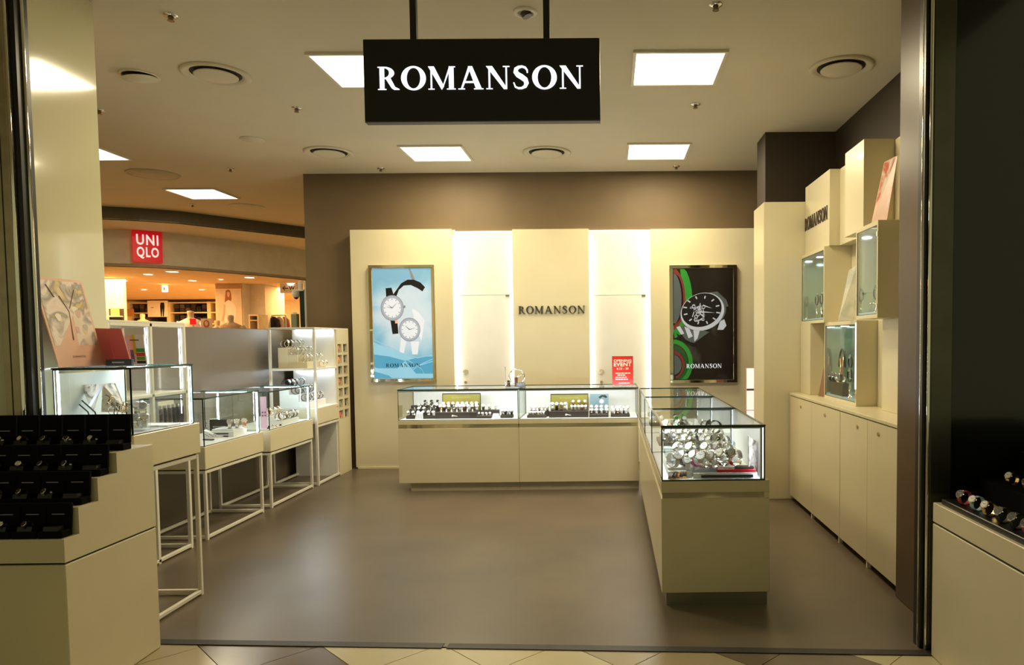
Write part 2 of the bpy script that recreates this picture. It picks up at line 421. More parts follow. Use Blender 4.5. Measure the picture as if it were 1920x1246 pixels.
rp = struct(G().box(1.500, 1.605, 3.34, 3.43, 0, ZC, .006).build('trim_3', mat('dark bronze post', (.10, .10, .075), .25, .9, var=.1)), 'dark bronze entrance post at the right')
G().cyl((1.492, 3.345, 0), (1.492, 3.345, ZC), .008, n=14).build('chrome_edge', CHROME, rp)
G().box(1.470, 1.490, 3.36, 3.43, 0, ZC).build('gap_seal', BLACK, rp)
G().cyl((1.474, 3.385, 0), (1.474, 3.385, ZC), .007, n=14).build('chrome_edge', CHROME, rp)

# ------------------------------------------------------------------ ceiling fittings
LN = ['square ceiling light panel nearest above the long side counter', 'square ceiling light panel half hidden by the hanging black sign', 'square ceiling light panel near the back wall, right of the round vent', 'square ceiling light panel near the back wall, left of the round vent', 'ceiling light panel cut off by the cream pillar', 'ceiling light panel over the corridor in front of the red sign store']
FRM = mat('light frame', (.75, .70, .58), .4)
for i, (x, y, sx, sy) in enumerate(CEIL_LIGHTS):
    t = thing('ceiling_light', LN[i], 'ceiling light', (x, y, ZC), group='square ceiling light panels')
    hx, hy = sx / 2, sy / 2; a = .022
    G().box(-hx, hx, -hy, -hy + a, -.018, 0).box(-hx, hx, hy - a, hy, -.018, 0).box(-hx, -hx + a, -hy + a, hy - a, -.018, 0).box(hx - a, hx, -hy + a, hy - a, -.018, 0).build('frame', FRM, t)
    G().box(-hx + a, hx - a, -hy + a, hy - a, -.012, -.004).build('diffuser', PANELE, t)
DARK = mat('dark duct', (.03, .026, .02), .8)
VN = [((405, 138), .235, 'round ceiling vent at the left, nearest the pillar'), ((1577, 126), .235, 'round ceiling vent at the far right above the cabinets'), ((617, 285), .25, 'round ceiling vent left of the light panels near the back wall'), ((1025, 285), .255, 'round ceiling vent between the two back light panels')]
for p, r, lb in VN:
    c = at(*p, Z=ZC)
    t = thing('ceiling_vent', lb, 'vent', c, group='round ceiling vents')
    G().lathe([(r, -.001), (r, -.012), (r * .93, -.022), (r * .80, -.012), (r * .74, -.002)], n=40).build('ring', CEILM, t)
    G().cyl((0, 0, -.0015), (0, 0, -.003), r * .74, n=36).build('duct', DARK, t)
    G().lathe([(.001, -.025), (r * .60, -.024), (r * .64, -.019), (r * .60, -.012), (.001, -.010)], n=36).build('plate', CEILM, t)
DN = [((262, 141), .13, 'small tilted ceiling speaker disc beside the cream pillar', 'speaker'), ((287, 326), .28, 'wide flush ceiling disc over the corridor', 'access cover'), ((472, 261), .11, 'small flat ceiling disc left of the light panels', 'access cover'), ((463, 387), .24, 'shallow ceiling disc next to the brown wall corner', 'access cover')]
GREYD = mat('grey green disc', (.47, .44, .33), .6)
for i, (p, r, lb, ct) in enumerate(DN):
    c = at(*p, Z=ZC)
    t = thing('ceiling_disc', lb, ct, c)
    G().lathe([(r, -.001), (r, -.008), (r * .96, -.013), (r * .9, -.010)], n=36).build('rim', FRM if i != 1 else GREYD, t)
    p_ = G().lathe([(.001, -.013), (r * .86, -.012), (r * .9, -.006)], n=36).build('cover', CEILM if i != 1 else GREYD, t)
    if i == 0:
        p_.rotation_euler = (radians(5), radians(-4), 0); p_.location.z = -.018
        G().cyl((0, 0, -.001), (0, 0, -.004), r * .85, n=30).build('opening', DARK, t)
SPR = [((320, 28), 'at the upper left corner of the picture'), ((556, 202), 'left of the hanging black sign'), ((1342, 8), 'at the top right edge'), ((1304, 195), 'between the right light panels'), ((714, 315), 'near the left end of the brown wall'), ((1268, 311), 'near the right end of the brown wall'), ((432, 316), 'over the corridor behind the partition'), ((361, 383), 'closest to the curved dark band'), ((186, 206), 'half hidden by the cream pillar')]
for p, lb in SPR:
    c = at(*p, Z=ZC)
    t = thing('sprinkler', 'small brass ceiling sprinkler ' + lb, 'sprinkler', c, group='ceiling sprinklers')
    G().lathe([(.042, -.0005), (.040, -.008), (.018, -.012)], n=20).build('rose', STEEL, t)
    G().cyl((0, 0, -.008), (0, 0, -.03), .012, .008, 12).cyl((0, 0, -.034), (0, 0, -.037), .02, n=14).tube([(-.012, 0, -.012), (-.016, 0, -.024), (0, 0, -.035), (.016, 0, -.024), (.012, 0, -.012)], .002, 6).build('head', mat('dark brass', (.2, .15, .08), .4, .9), t)
c = at(985, 22, Z=ZC)
t = thing('spotlight', 'small round gimbal ceiling spotlight above the hanging sign', 'spotlight', c)
G().lathe([(.075, -.0005), (.073, -.008), (.05, -.014), (.045, -.004)], n=28).build('ring', FRM, t)
G().cyl((0, 0, -.002), (.012, 0, -.03), .034, .03, 18).build('lamp', mat('lamp dark', (.05, .03, .03), .3), t)
# ------------------------------------------------------------------ hanging sign
t = thing('hanging_sign', 'black hanging box sign with white lit serif letters', 'sign', (-.61, 3.52, 2.55))
iv = t.matrix_basis.inverted()
def wp(o):                                   # a part made in world coordinates under a moved thing
    o.matrix_parent_inverse = Matrix.Translation(-o.parent.location) if o.parent.rotation_euler.z == 0 else (Matrix.Translation(o.parent.location) @ Matrix.Rotation(o.parent.rotation_euler.z, 4, 'Z')).inverted()
    return o
sx0, sx1 = at(680, 75, Y=3.5).x, at(1124, 69, Y=3.5).x
wp(G().box(sx0, sx1, 3.5, 3.548, 2.558, 2.944, .003).build('box', BLACK, t))
wp(G().box(sx0, sx1, 3.502, 3.548, 2.5525, 2.5575).build('bottom_trim', mat('grey edge', (.10, .085, .085), .4), t))
for u in (776, 1025):
    x = at(u, 60, Y=3.524).x
    wp(G().box(x - .015, x + .015, 3.51, 3.54, 2.944, ZC - .006).build('rod', BLACK, t))
    wp(G().cyl((x, 3.525, ZC), (x, 3.525, ZC - .006), .05, n=18).build('ceiling_rose', BLACK, t))
SIGNE = emis('lit sign letters', (.92, .97, 1.0), 1.6)
a = at(708, 169, Y=3.497); b = at(1094, 165, Y=3.497)
for o in serif_word('ROMANSON', t, SIGNE, (a.x, 3.4995, (a.z + b.z) / 2), (1, 0, 0), (0, 0, 1), b.x - a.x, .108, (0, -.004, 0)): wp(o)

# ------------------------------------------------------------------ back wall lettering and posters
t = thing('wall_lettering', 'raised steel letters on the cream panel between the lit alcoves', 'lettering', (-.69, 8.405, 1.79))
a = at(972, 588, Y=8.4); b = at(1097, 587, Y=8.4)
LET = mat('dark steel letters', (.14, .13, .12), .25, .8)
for o in serif_word('ROMANSON', t, LET, (a.x, 8.409, a.z), (1, 0, 0), (0, 0, 1), b.x - a.x, .088, (0, -.016, 0), gap=.14): wp(o)

def poster(name, label, a, b, ia, ib, board):
    """wall lightbox: a,b outer corners, ia,ib picture corners (top left, bottom right)"""
    t = thing(name, label, 'poster', ((a.x + b.x) / 2, 8.41, b.z), group='framed wall posters')
    y0, y1 = 8.362, 8.409
    for x0, x1, z0, z1 in ((a.x, b.x, ia.z, a.z), (a.x, b.x, b.z, ib.z), (a.x, ia.x, ib.z, ia.z), (ib.x, b.x, ib.z, ia.z)):
        wp(G().box(x0, x1, y0, y1, z0, z1, .004).build('frame', MIRROR, t))
    wp(G().box(ia.x, ib.x, 8.372, 8.40, ib.z, ia.z).build('print', board, t))
    return t
def flat(pts, z, y=8.372):
    return [(p[0], y - z, p[1]) for p in pts]
ia, ib = at(697, 503, Y=8.37), at(812, 709, Y=8.37)
BLUEP = print_mat('blue silk print', [(.36, srgb(96, 178, 212)), (.50, srgb(150, 208, 230)), (.64, srgb(214, 234, 243)), (.78, srgb(238, 244, 248))], 2.0, .3, .62, 1.0, (1, 1, 1.2), 3)
def pool(m, c, r, dim):
    """lighten the printed clouds towards the middle of the picture; the ink itself stays dim, the lightbox glows through"""
    nt = m.node_tree; n = [q for q in nt.nodes if q.type == 'TEX_NOISE'][0]; rp = [q for q in nt.nodes if q.type == 'VALTORGB'][0]; tc = [q for q in nt.nodes if q.type == 'TEX_COORD'][0]
    d = nt.nodes.new('ShaderNodeVectorMath'); d.operation = 'DISTANCE'; d.inputs[1].default_value = c
    mr = nt.nodes.new('ShaderNodeMapRange'); mr.inputs[1].default_value = 0; mr.inputs[2].default_value = r; mr.inputs[3].default_value = .66; mr.inputs[4].default_value = -.10
    ad = nt.nodes.new('ShaderNodeMath'); ad.operation = 'ADD'
    mx = nt.nodes.new('ShaderNodeMath'); mx.operation = 'MULTIPLY'; mx.inputs[1].default_value = .75
    nt.links.new(tc.outputs['Object'], d.inputs[0]); nt.links.new(d.outputs['Value'], mr.inputs[0]); nt.links.new(n.outputs['Fac'], mx.inputs[0])
    nt.links.new(mx.outputs[0], ad.inputs[0]); nt.links.new(mr.outputs[0], ad.inputs[1]); nt.links.new(ad.outputs[0], rp.inputs['Fac'])
    b = nt.nodes['Principled BSDF']
    for l in list(nt.links):
        if l.to_socket == b.inputs['Base Color']: nt.links.remove(l)
    b.inputs['Base Color'].default_value = dim
pool(BLUEP, (-2.38, 8.37, 1.78), .62, (.16, .22, .25, 1))
t1 = poster('wall_poster', 'pale blue poster of two silver watches in a mirror frame', at(690, 497, Y=8.37), at(818, 715, Y=8.37), ia, ib, BLUEP)
PWH = mat('print white', (.35, .36, .37), .35, emit=srgb(236, 241, 248), es=.62)
PBK = mat('print black', srgb(18, 18, 22), .35)
PGY = mat('print grey', srgb(120, 126, 136), .35, emit=srgb(120, 126, 136), es=.3)
PLG = mat('print light grey', (.18, .19, .21), .35, emit=srgb(178, 184, 200), es=.6)
PBL = mat('print blue fold', (.04, .14, .20), .35, emit=srgb(84, 168, 206), es=.65)
PBL2 = mat('print pale fold', (.11, .22, .27), .35, emit=srgb(150, 208, 230), es=.7)
PRO = mat('print rose', srgb(222, 170, 150), .35, emit=srgb(222, 170, 150), es=.4)
W1, H1 = ib.x - ia.x, ia.z - ib.z
def P1(px, py):    # photo pixels of the picture -> board plane
    p = at(px, py, Y=8.371); return (p.x, p.z)
def pr1(name, pts, m, lvl): return wp(G().prism(flat([P1(*p) for p in pts], .0004 * lvl), (0, .0003, 0)).build(name, m, t1))
pr1('printed_fold', [(698, 640), (720, 650), (750, 664), (780, 672), (811, 664), (812, 708), (701, 708)], PBL2, 1)
pr1('printed_fold', [(700, 664), (730, 668), (760, 676), (745, 690), (702, 690)], PBL, 2)
pr1('printed_fold', [(760, 676), (790, 668), (812, 668), (812, 700), (780, 700), (770, 688)], PBL, 2)
pr1('printed_fold', [(702, 696), (730, 704), (735, 709), (702, 709)], PBL, 2)
for k_, L0 in enumerate((((698, 634), (722, 646), (752, 660), (782, 670), (811, 664)), ((700, 660), (735, 662), (765, 674), (790, 690), (800, 708)), ((812, 676), (786, 684), (765, 698), (752, 709)), ((702, 688), (735, 700), (770, 690), (811, 672)))):
    A_ = [P1(x, y) for x, y in L0]; B_ = [P1(x, y + 1.6) for x, y in L0]
    wp(G().strip(flat(A_, .0004 * 3), flat(B_, .0004 * 3), (0, .0003, 0)).build('printed_highlight', PBL2, t1))
pr1('printed_strap', [(766, 503), (769, 503), (778, 524), (772, 524)], PGY, 3)
pr1('printed_strap', [(742, 545), (752, 531), (764, 524), (776, 524), (788, 529), (797, 538), (792, 546), (783, 540), (770, 534), (757, 535), (748, 543), (743, 556), (737, 552)], PBK, 4)
pr1('printed_strap', [(723, 540), (734, 539), (738, 553), (724, 556)], PBK, 3)
pr1('printed_strap', [(732, 600), (745, 602), (747, 625), (736, 626)], PBK, 3)
pr1('printed_strap', [(752, 632), (762, 640), (757, 662), (749, 660)], PWH, 3)
pr1('printed_strap', [(770, 640), (786, 640), (783, 664), (773, 664)], PWH, 3)
pr1('printed_strap', [(772, 578), (784, 584), (796, 600), (790, 640), (780, 612)], PWH, 3)
def pdial(cx, cy, rx, rz, lvl, h1, h2):
    c = P1(cx, cy); sx = W1 / (ib.x - ia.x) * (rx / 184.0 * 1.15)
    kx = rx * (W1 / 115.0); kz = rz * (H1 / 206.0)
    for k, m in ((1.0, PGY), (.95, PLG), (.76, PWH)):
        wp(G().prism(flat([(c[0] + kx * k * cos(a), c[1] + kz * k * sin(a)) for a in [2 * pi * i / 36 for i in range(36)]], .0004 * lvl), (0, .0003, 0)).build('printed_watch', m, t1)); lvl += 1
    g = G()
    for i in range(12):
        a = 2 * pi * i / 12; u = (cos(a), sin(a)); n_ = (-u[1] * .0035, u[0] * .0035)
        g.prism(flat([(c[0] + kx * .62 * u[0] - n_[0], c[1] + kz * .62 * u[1] - n_[1]), (c[0] + kx * .74 * u[0] - n_[0], c[1] + kz * .74 * u[1] - n_[1]), (c[0] + kx * .74 * u[0] + n_[0], c[1] + kz * .74 * u[1] + n_[1]), (c[0] + kx * .62 * u[0] + n_[0], c[1] + kz * .62 * u[1] + n_[1])], .0004 * lvl), (0, .0003, 0))
    for a, ln in ((h1, .5), (h2, .66), (h2 + 2.2, .6)):
        u = (cos(a), sin(a)); n_ = (-u[1] * .005, u[0] * .005)
        g.prism(flat([(c[0] - n_[0], c[1] - n_[1]), (c[0] + kx * ln * u[0], c[1] + kz * ln * u[1]), (c[0] + n_[0], c[1] + n_[1])], .0004 * (lvl + 1)), (0, .0003, 0))
    wp(g.build('printed_hands', PGY, t1))
pdial(735.5, 577, 22.5, 24, 5, 2.5, .75)
pdial(768, 617.5, 21, 22, 9, 2.4, .25)
pr1('printed_crown', [(757, 573), (760, 572), (760, 577), (757, 577)], PGY, 5)
pr1('printed_buckle', [(741, 600), (746, 600), (747, 606), (741, 606)], PRO, 12)
a_, b_ = P1(724, 688), P1(788, 688)
for o in serif_word('ROMANSON', t1, PBK, (a_[0], 8.3705, a_[1]), (1, 0, 0), (0, 0, 1), b_[0] - a_[0], .042, (0, .0004, 0), 'printed_text', .16, False): wp(o); o.location.y -= .004

ia, ib = at(1262, 503, Y=8.37), at(1375, 711, Y=8.37)
DKP = print_mat('dark picture print', [(.35, srgb(20, 17, 15)), (.6, srgb(30, 26, 24)), (.74, srgb(70, 68, 66))], 1.3, .25, .05, 1.2, (1, 1, 1), 11)
t1 = poster('wall_poster', 'dark poster of a steel skeleton watch over green rings in a mirror frame', at(1255, 497, Y=8.37), at(1382, 717, Y=8.37), ia, ib, DKP)
PGN = mat('print green', srgb(40, 128, 45), .3, emit=srgb(40, 128, 45), es=.25)
PGN2 = mat('print deep green', srgb(22, 80, 32), .3, emit=srgb(22, 80, 32), es=.2)
PRD = mat('print maroon', srgb(112, 44, 40), .3, emit=srgb(112, 44, 40), es=.2)
PCH = mat('print chrome', (.30, .31, .33), .3, emit=srgb(200, 206, 216), es=.4)
PSG = mat('print slate', srgb(80, 88, 92), .3, emit=srgb(80, 88, 92), es=.15)
X0, X1 = 1262.5, 1374
def clipx(pts): return [(min(max(p[0], X0), X1), min(max(p[1], 503.5), 710.5)) for p in pts]
def arc(cx, cy, rx, ry, a0, a1, n=18): return [(cx + rx * cos(radians(a0 + (a1 - a0) * i / (n - 1))), cy + ry * sin(radians(a0 + (a1 - a0) * i / (n - 1)))) for i in range(n)]
def ring1(name, cx, cy, r1, r2, a0, a1, m, lvl):
    A = clipx(arc(cx, cy, r1[0], r1[1], a0, a1)); B = clipx(arc(cx, cy, r2[0], r2[1], a0, a1))
    f = lambda L: flat([P1(*p) for p in L], .0004 * lvl)
    wp(G().strip(f(A), f(B), (0, .0003, 0)).build(name, m, t1))
pr1('printed_field', [(1263, 504), (1275, 504), (1277, 520), (1263, 520)], PRD, 1)
ring1('printed_ring', 1258, 560, (40, 75), (22, 56), -80, 80, PGN, 1)
ring1('printed_ring', 1258, 560, (27, 60), (20, 52), -80, 80, PRD, 2)
pr1('printed_field', arc(1266, 560, 15, 46, -89, 89) + [(1263, 606), (1263, 514)], PSG, 2)
ring1('printed_ring', 1262, 680, (37, 44), (29, 36), -90, 60, PGN, 1)
ring1('printed_ring', 1262, 682, (28, 34), (22, 28), -90, 70, PGN2, 2)
ring1('printed_ring', 1262, 684, (22, 27), (17, 22), -90, 75, PRD, 2)
pr1('printed_field', arc(1264, 684, 14, 18, -89, 89), PSG, 2)
# the watch
pr1('printed_bracelet', [(1330, 548), (1345, 546), (1362, 562), (1366, 574), (1354, 576), (1346, 562)], PSG, 3)
pr1('printed_bracelet', [(1268, 612), (1285, 610), (1330, 622), (1316, 632), (1300, 644), (1285, 636)], PSG, 3)
pr1('printed_link', [(1268, 613), (1275, 611), (1283, 625), (1277, 627)], PCH, 4)
pr1('printed_link', [(1283, 612), (1292, 615), (1299, 630), (1291, 634)], PCH, 4)
pr1('printed_link', [(1300, 617), (1312, 619), (1308, 634), (1302, 640)], PCH, 4)
pr1('printed_bracelet', [(1268, 624), (1290, 640), (1309, 644), (1300, 650), (1272, 634)], PBK, 4)
pr1('printed_crown', [(1350, 602), (1358, 598), (1362, 610), (1356, 618), (1345, 618)], PCH, 3)
def tilted(cx, cy, rx, ry, rot, n=40):
    c_, s_ = cos(radians(rot)), sin(radians(rot))
    return [(cx + rx * cos(a) * c_ - ry * sin(a) * s_, cy + rx * cos(a) * s_ + ry * sin(a) * c_) for a in [2 * pi * i / n for i in range(n)]]
pr1('printed_watch', tilted(1319, 585, 44, 33, -22), PSG, 5)
pr1('printed_watch', tilted(1317, 584, 42, 34.5, -22), PCH, 6)
pr1('printed_watch', tilted(1315.5, 581, 38.5, 30.5, -22), PBK, 7)
g = G()
for i in range(12):
    a = 2 * pi * i / 12 + .2; q0 = (1315.5 + 28 * cos(a), 581 + 22 * sin(a)); q1 = (1315.5 + 35 * cos(a), 581 + 27 * sin(a)); n_ = (-sin(a) * 1.2, cos(a) * 1.2)
    g.prism(flat([P1(q0[0] - n_[0], q0[1] - n_[1]), P1(q1[0] - n_[0], q1[1] - n_[1]), P1(q1[0] + n_[0], q1[1] + n_[1]), P1(q0[0] + n_[0], q0[1] + n_[1])], .0004 * 8), (0, .0003, 0))
for q0, q1 in (((1312, 584), (1341, 586)), ((1318, 572), (1336, 578)), ((1320, 594), (1300, 576))):
    d = Vector((q1[0] - q0[0], q1[1] - q0[1])).normalized(); n_ = (-d.y * 1.4, d.x * 1.4)
    g.prism(flat([P1(q0[0] - n_[0], q0[1] - n_[1]), P1(*q1), P1(q0[0] + n_[0], q0[1] + n_[1])], .0004 * 9), (0, .0003, 0))
wp(g.build('printed_markers', PCH, t1))['kind'] = 'stuff'
g = G(); rnd = random.Random(3)
for i in range(22):
    cx, cy = 1306 + rnd.uniform(-13, 13), 588 + rnd.uniform(-15, 13); r = rnd.uniform(1.5, 4)
    if i % 3: g.strip(flat([P1(*p) for p in arc(cx, cy, r, r, 0, 330, 12)], .004), flat([P1(*p) for p in arc(cx, cy, r * .6, r * .6, 0, 330, 12)], .004), (0, .0003, 0))
    else:
        a = rnd.uniform(0, pi); dx, dy = cos(a) * r * 2.2, sin(a) * r * 2.2
        g.prism(flat([P1(cx - dx, cy - dy), P1(cx + dx, cy + dy), P1(cx + dx + 1.2, cy + dy + 1.2), P1(cx - dx + 1.2, cy - dy + 1.2)], .0042), (0, .0003, 0))
wp(g.build('printed_gears', PCH, t1))
a_, b_ = P1(1287, 690), P1(1353, 690)
for o in serif_word('ROMANSON', t1, PWH, (a_[0], 8.3705, a_[1]), (1, 0, 0), (0, 0, 1), b_[0] - a_[0], .05, (0, .0004, 0), 'printed_text', .12, False): wp(o); o.location.y -= .004
# ------------------------------------------------------------------ watches
CACHE = {}
def cached(key, mats, fn):
    k = (key, tuple(m.name for m in (mats if isinstance(mats, (list, tuple)) else [mats])))
    if k not in CACHE: CACHE[k] = fn().mesh(key, mats)
    return CACHE[k]
def loop_pts(ry, rz, n=28): return [(cos(2 * pi * i / n) * ry, sin(2 * pi * i / n) * rz) for i in range(n)]
RY, RZ = .034, .031
def strap_mesh(width=.02, th=.0032, links=False):
    def f():
        g = G(); n = 28; O_, I_ = loop_pts(RY, RZ, n), loop_pts(RY - th, RZ - th, n); vs = []
        for i in range(n):
            wd = width / 2 * (1 if not links else (1 - .10 * (i % 2)))
            zc = RZ
            for (a, s) in ((O_, -1), (O_, 1), (I_, 1), (I_, -1)): vs.append((s * wd, a[i][0], zc + a[i][1]))
        fs = [(i * 4 + k, i * 4 + (k + 1) % 4, ((i + 1) % n) * 4 + (k + 1) % 4, ((i + 1) % n) * 4 + k) for i in range(n) for k in range(4)]
        return g.add(vs, fs, 0, False)
    return f
TL = radians(38)                                   # the face looks forward and up
FC = V(0, -RY * cos(TL), RZ + RZ * sin(TL)); FN = V(0, -cos(TL), sin(TL))
def case_mesh(r):
    def f():
        g = G(); p = FC - FN * .002
        g.cyl(p, p + FN * .006, r * .96, r, 24).cyl(p + FN * .006, p + FN * .0085, r, r * .86, 24, cap=True)
        g.cyl(p + V(r * .95, 0, 0) + FN * .003, p + V(r * 1.2, 0, 0) + FN * .003, .0028, n=8)
        for s in (-1, 1):
            up = V(0, sin(TL), cos(TL)) * s
            g.cyl(p + up * r * .9 + V(-.008, 0, 0) + FN * .002, p + up * r * .9 + V(.008, 0, 0) + FN * .002, .003, n=6)
        return g
    return f
def dial_mesh(r):
    def f():
        p = FC + FN * .0066
        return G().cyl(p - FN * .0004, p + FN * .0003, r * .85, n=24, smooth=False)
    return f
def hand_mesh(r):
    def f():
        g = G(); p = FC + FN * .0073; up = V(0, sin(TL), cos(TL)); rt = V(1, 0, 0)
        for a, l, wd in ((radians(60), .45, .0011), (radians(-62), .62, .0008)):
            d = up * cos(a) + rt * sin(a); n_ = FN.cross(d) * wd
            g.prism([p - n_, p + n_, p + d * r * l + n_ * .3, p + d * r * l - n_ * .3], FN * .0002)
        for i in range(12):
            a = i * pi / 6; d = up * cos(a) + rt * sin(a); n_ = FN.cross(d) * .0007
            g.prism([p + d * r * .66 - n_, p + d * r * .66 + n_, p + d * r * .8 + n_, p + d * r * .8 - n_], FN * .0002)
        return g
    return f
STY = {  # strap, case, dial, hands, linked
 'steel': (STEEL, CHROME, DIALW, BLACK, True), 'steelb': (STEEL, CHROME, DIALB, CHROME, True), 'steels': (CHROME, STEEL, DIALS, BLACK, True),
 'black': (LEATHB, CHROME, DIALW, BLACK, False), 'blackb': (LEATHB, STEEL, DIALB, CHROME, False), 'brown': (LEATHN, ROSE, DIALW, BLACK, False),
 'white': (LEATHW, CHROME, DIALW, STEEL, False), 'gold': (GOLD, GOLD, DIALW, BLACK, True), 'pink': (LEATHP, CHROME, DIALW, BLACK, False),
 'red': (LEATHR, CHROME, DIALB, CHROME, False), 'blue': (LEATHBL, CHROME, DIALW, BLACK, False), 'rose': (ROSE, ROSE, DIALW, BLACK, True)}
DESC = {'steel': 'white dial steel watch', 'steelb': 'black dial steel watch', 'steels': 'grey dial steel watch', 'black': 'black strap watch', 'blackb': 'all black watch', 'brown': 'brown strap watch', 'white': 'white strap watch', 'gold': 'gold watch', 'pink': 'pink strap watch', 'red': 'red strap watch', 'blue': 'blue strap watch', 'rose': 'rose gold watch'}
def watch(sty, loc, label, group, rz=0, k=1.0, r=.0195, detail=True):
    st, ca, di, ha, ln = STY[sty]
    t = thing('wrist_watch', label, 'watch', loc, rz, group); t.scale = (k, k, k)
    link('strap', cached('strap%d' % ln, st, strap_mesh(links=ln)), t)
    link('case', cached('case%.4f' % r, ca, case_mesh(r)), t)
    d = link('dial', cached('dial%.4f' % r, di, dial_mesh(r)), t)
    if detail: link('hands', cached('hands%.4f' % r, ha, hand_mesh(r)), d)
    return t
def watch_row(stys, p0, p1, where, group, rz=0, k=1.0, r=.0195, detail=True, side='left'):
    p0, p1 = Vector(p0), Vector(p1); n = len(stys)
    for i, s in enumerate(stys):
        p = p0.lerp(p1, i / max(1, n - 1))
        watch(s, p, '%s, %s from %s, %s' % (DESC[s], ORD[i], side, where), group, rz + random.uniform(-.12, .12), k, r, detail)

def pane(name, x0, x1, y0, y1, z0, z1, parent, edge=.004):
    """a sheet of glass: one clear face with dark green ground edges"""
    d = (x1 - x0, y1 - y0, z1 - z0); ax = d.index(min(d)); g = G()
    lo, hi = [x0, y0, z0], [x1, y1, z1]; mid = (lo[ax] + hi[ax]) / 2
    o = [i for i in range(3) if i != ax]
    def pt(a, b, c=None):
        v = [0, 0, 0]; v[ax] = mid if c is None else c; v[o[0]] = a; v[o[1]] = b; return tuple(v)
    A, B = (lo[o[0]], hi[o[0]]), (lo[o[1]], hi[o[1]])
    g.add([pt(A[0], B[0]), pt(A[1], B[0]), pt(A[1], B[1]), pt(A[0], B[1])], [(0, 1, 2, 3)], 0)
    for a0, a1, b0, b1 in ((A[0], A[1], B[0], B[0] + edge), (A[0], A[1], B[1] - edge, B[1]), (A[0], A[0] + edge, B[0] + edge, B[1] - edge), (A[1] - edge, A[1], B[0] + edge, B[1] - edge)):
        bb = [0] * 6; bb[2 * ax], bb[2 * ax + 1] = lo[ax], hi[ax]; bb[2 * o[0]], bb[2 * o[0] + 1] = a0, a1; bb[2 * o[1]], bb[2 * o[1] + 1] = b0, b1
        g.box(*bb, mi=1)
    return wp(g.build(name, [GLASS, GEDGE], parent))
def part(name, parent, m, *boxes, b=0):
    g = G()
    for bx_ in boxes: g.box(*bx_, b=b)
    return wp(g.build(name, m, parent))

# ------------------------------------------------------------------ back counter: two glazed units
ZB, ZS0, ZS1, ZG, ZT = .083, .630, .668, .713, 1.02
for n, (x0, x1, lb) in enumerate(((-2.125, -.926, 'left cream glass topped watch counter in front of the back wall'), (-.924, .268, 'right cream glass topped watch counter meeting the side counter'))):
    t = thing('display_counter', lb, 'counter', ((x0 + x1) / 2, 7.37, 0), group='glazed watch counters')
    y0, y1 = 7.08, 7.66
    part('plinth', t, mat('plinth laminate', (.40, .35, .25), .4), (x0 + (.11 if n == 0 else 0), x1, y0 + .03, y1 - .02, 0, ZB))
    part('body', t, CREAM, (x0, x1, y0, y1, ZB, ZS0), b=.003)
    part('mirror_strip', t, MIRROR, (x0 + .002, x1 - .002, y0 + .006, y1, ZS0, ZS1))
    part('top_band', t, CREAM, (x0, x1, y0, y1, ZS1, ZG), b=.003)
    part('deck', t, WHITEB, (x0 + .012, x1 - .012, y0 + .012, y1 - .02, ZG, ZG + .004))
    part('back_panel', t, WHITEB, (x0 + .004, x1 - .004, y1 - .02, y1 - .008, ZG, ZT - .01))
    pane('glass', x0 + .004, x1 - .004, y0 + .002, y0 + .008, ZG, ZT - .008, t)
    pane('glass', x0 + .002, x0 + .008, y0 + .008, y1 - .02, ZG, ZT - .008, t)
    pane('glass', x1 - .008, x1 - .002, y0 + .008, y1 - .02, ZG, ZT - .008, t)
    pane('glass', x0, x1, y0, y1, ZT - .008, ZT, t)
    part('led_strip', t, LEDB, (x0 + .02, x1 - .02, y0 + .013, y0 + .023, ZT - .020, ZT - .010))
    part('led_profile', t, ALU, (x0 + .012, x1 - .012, y0 + .0095, y0 + .0125, ZT - .024, ZT - .009))
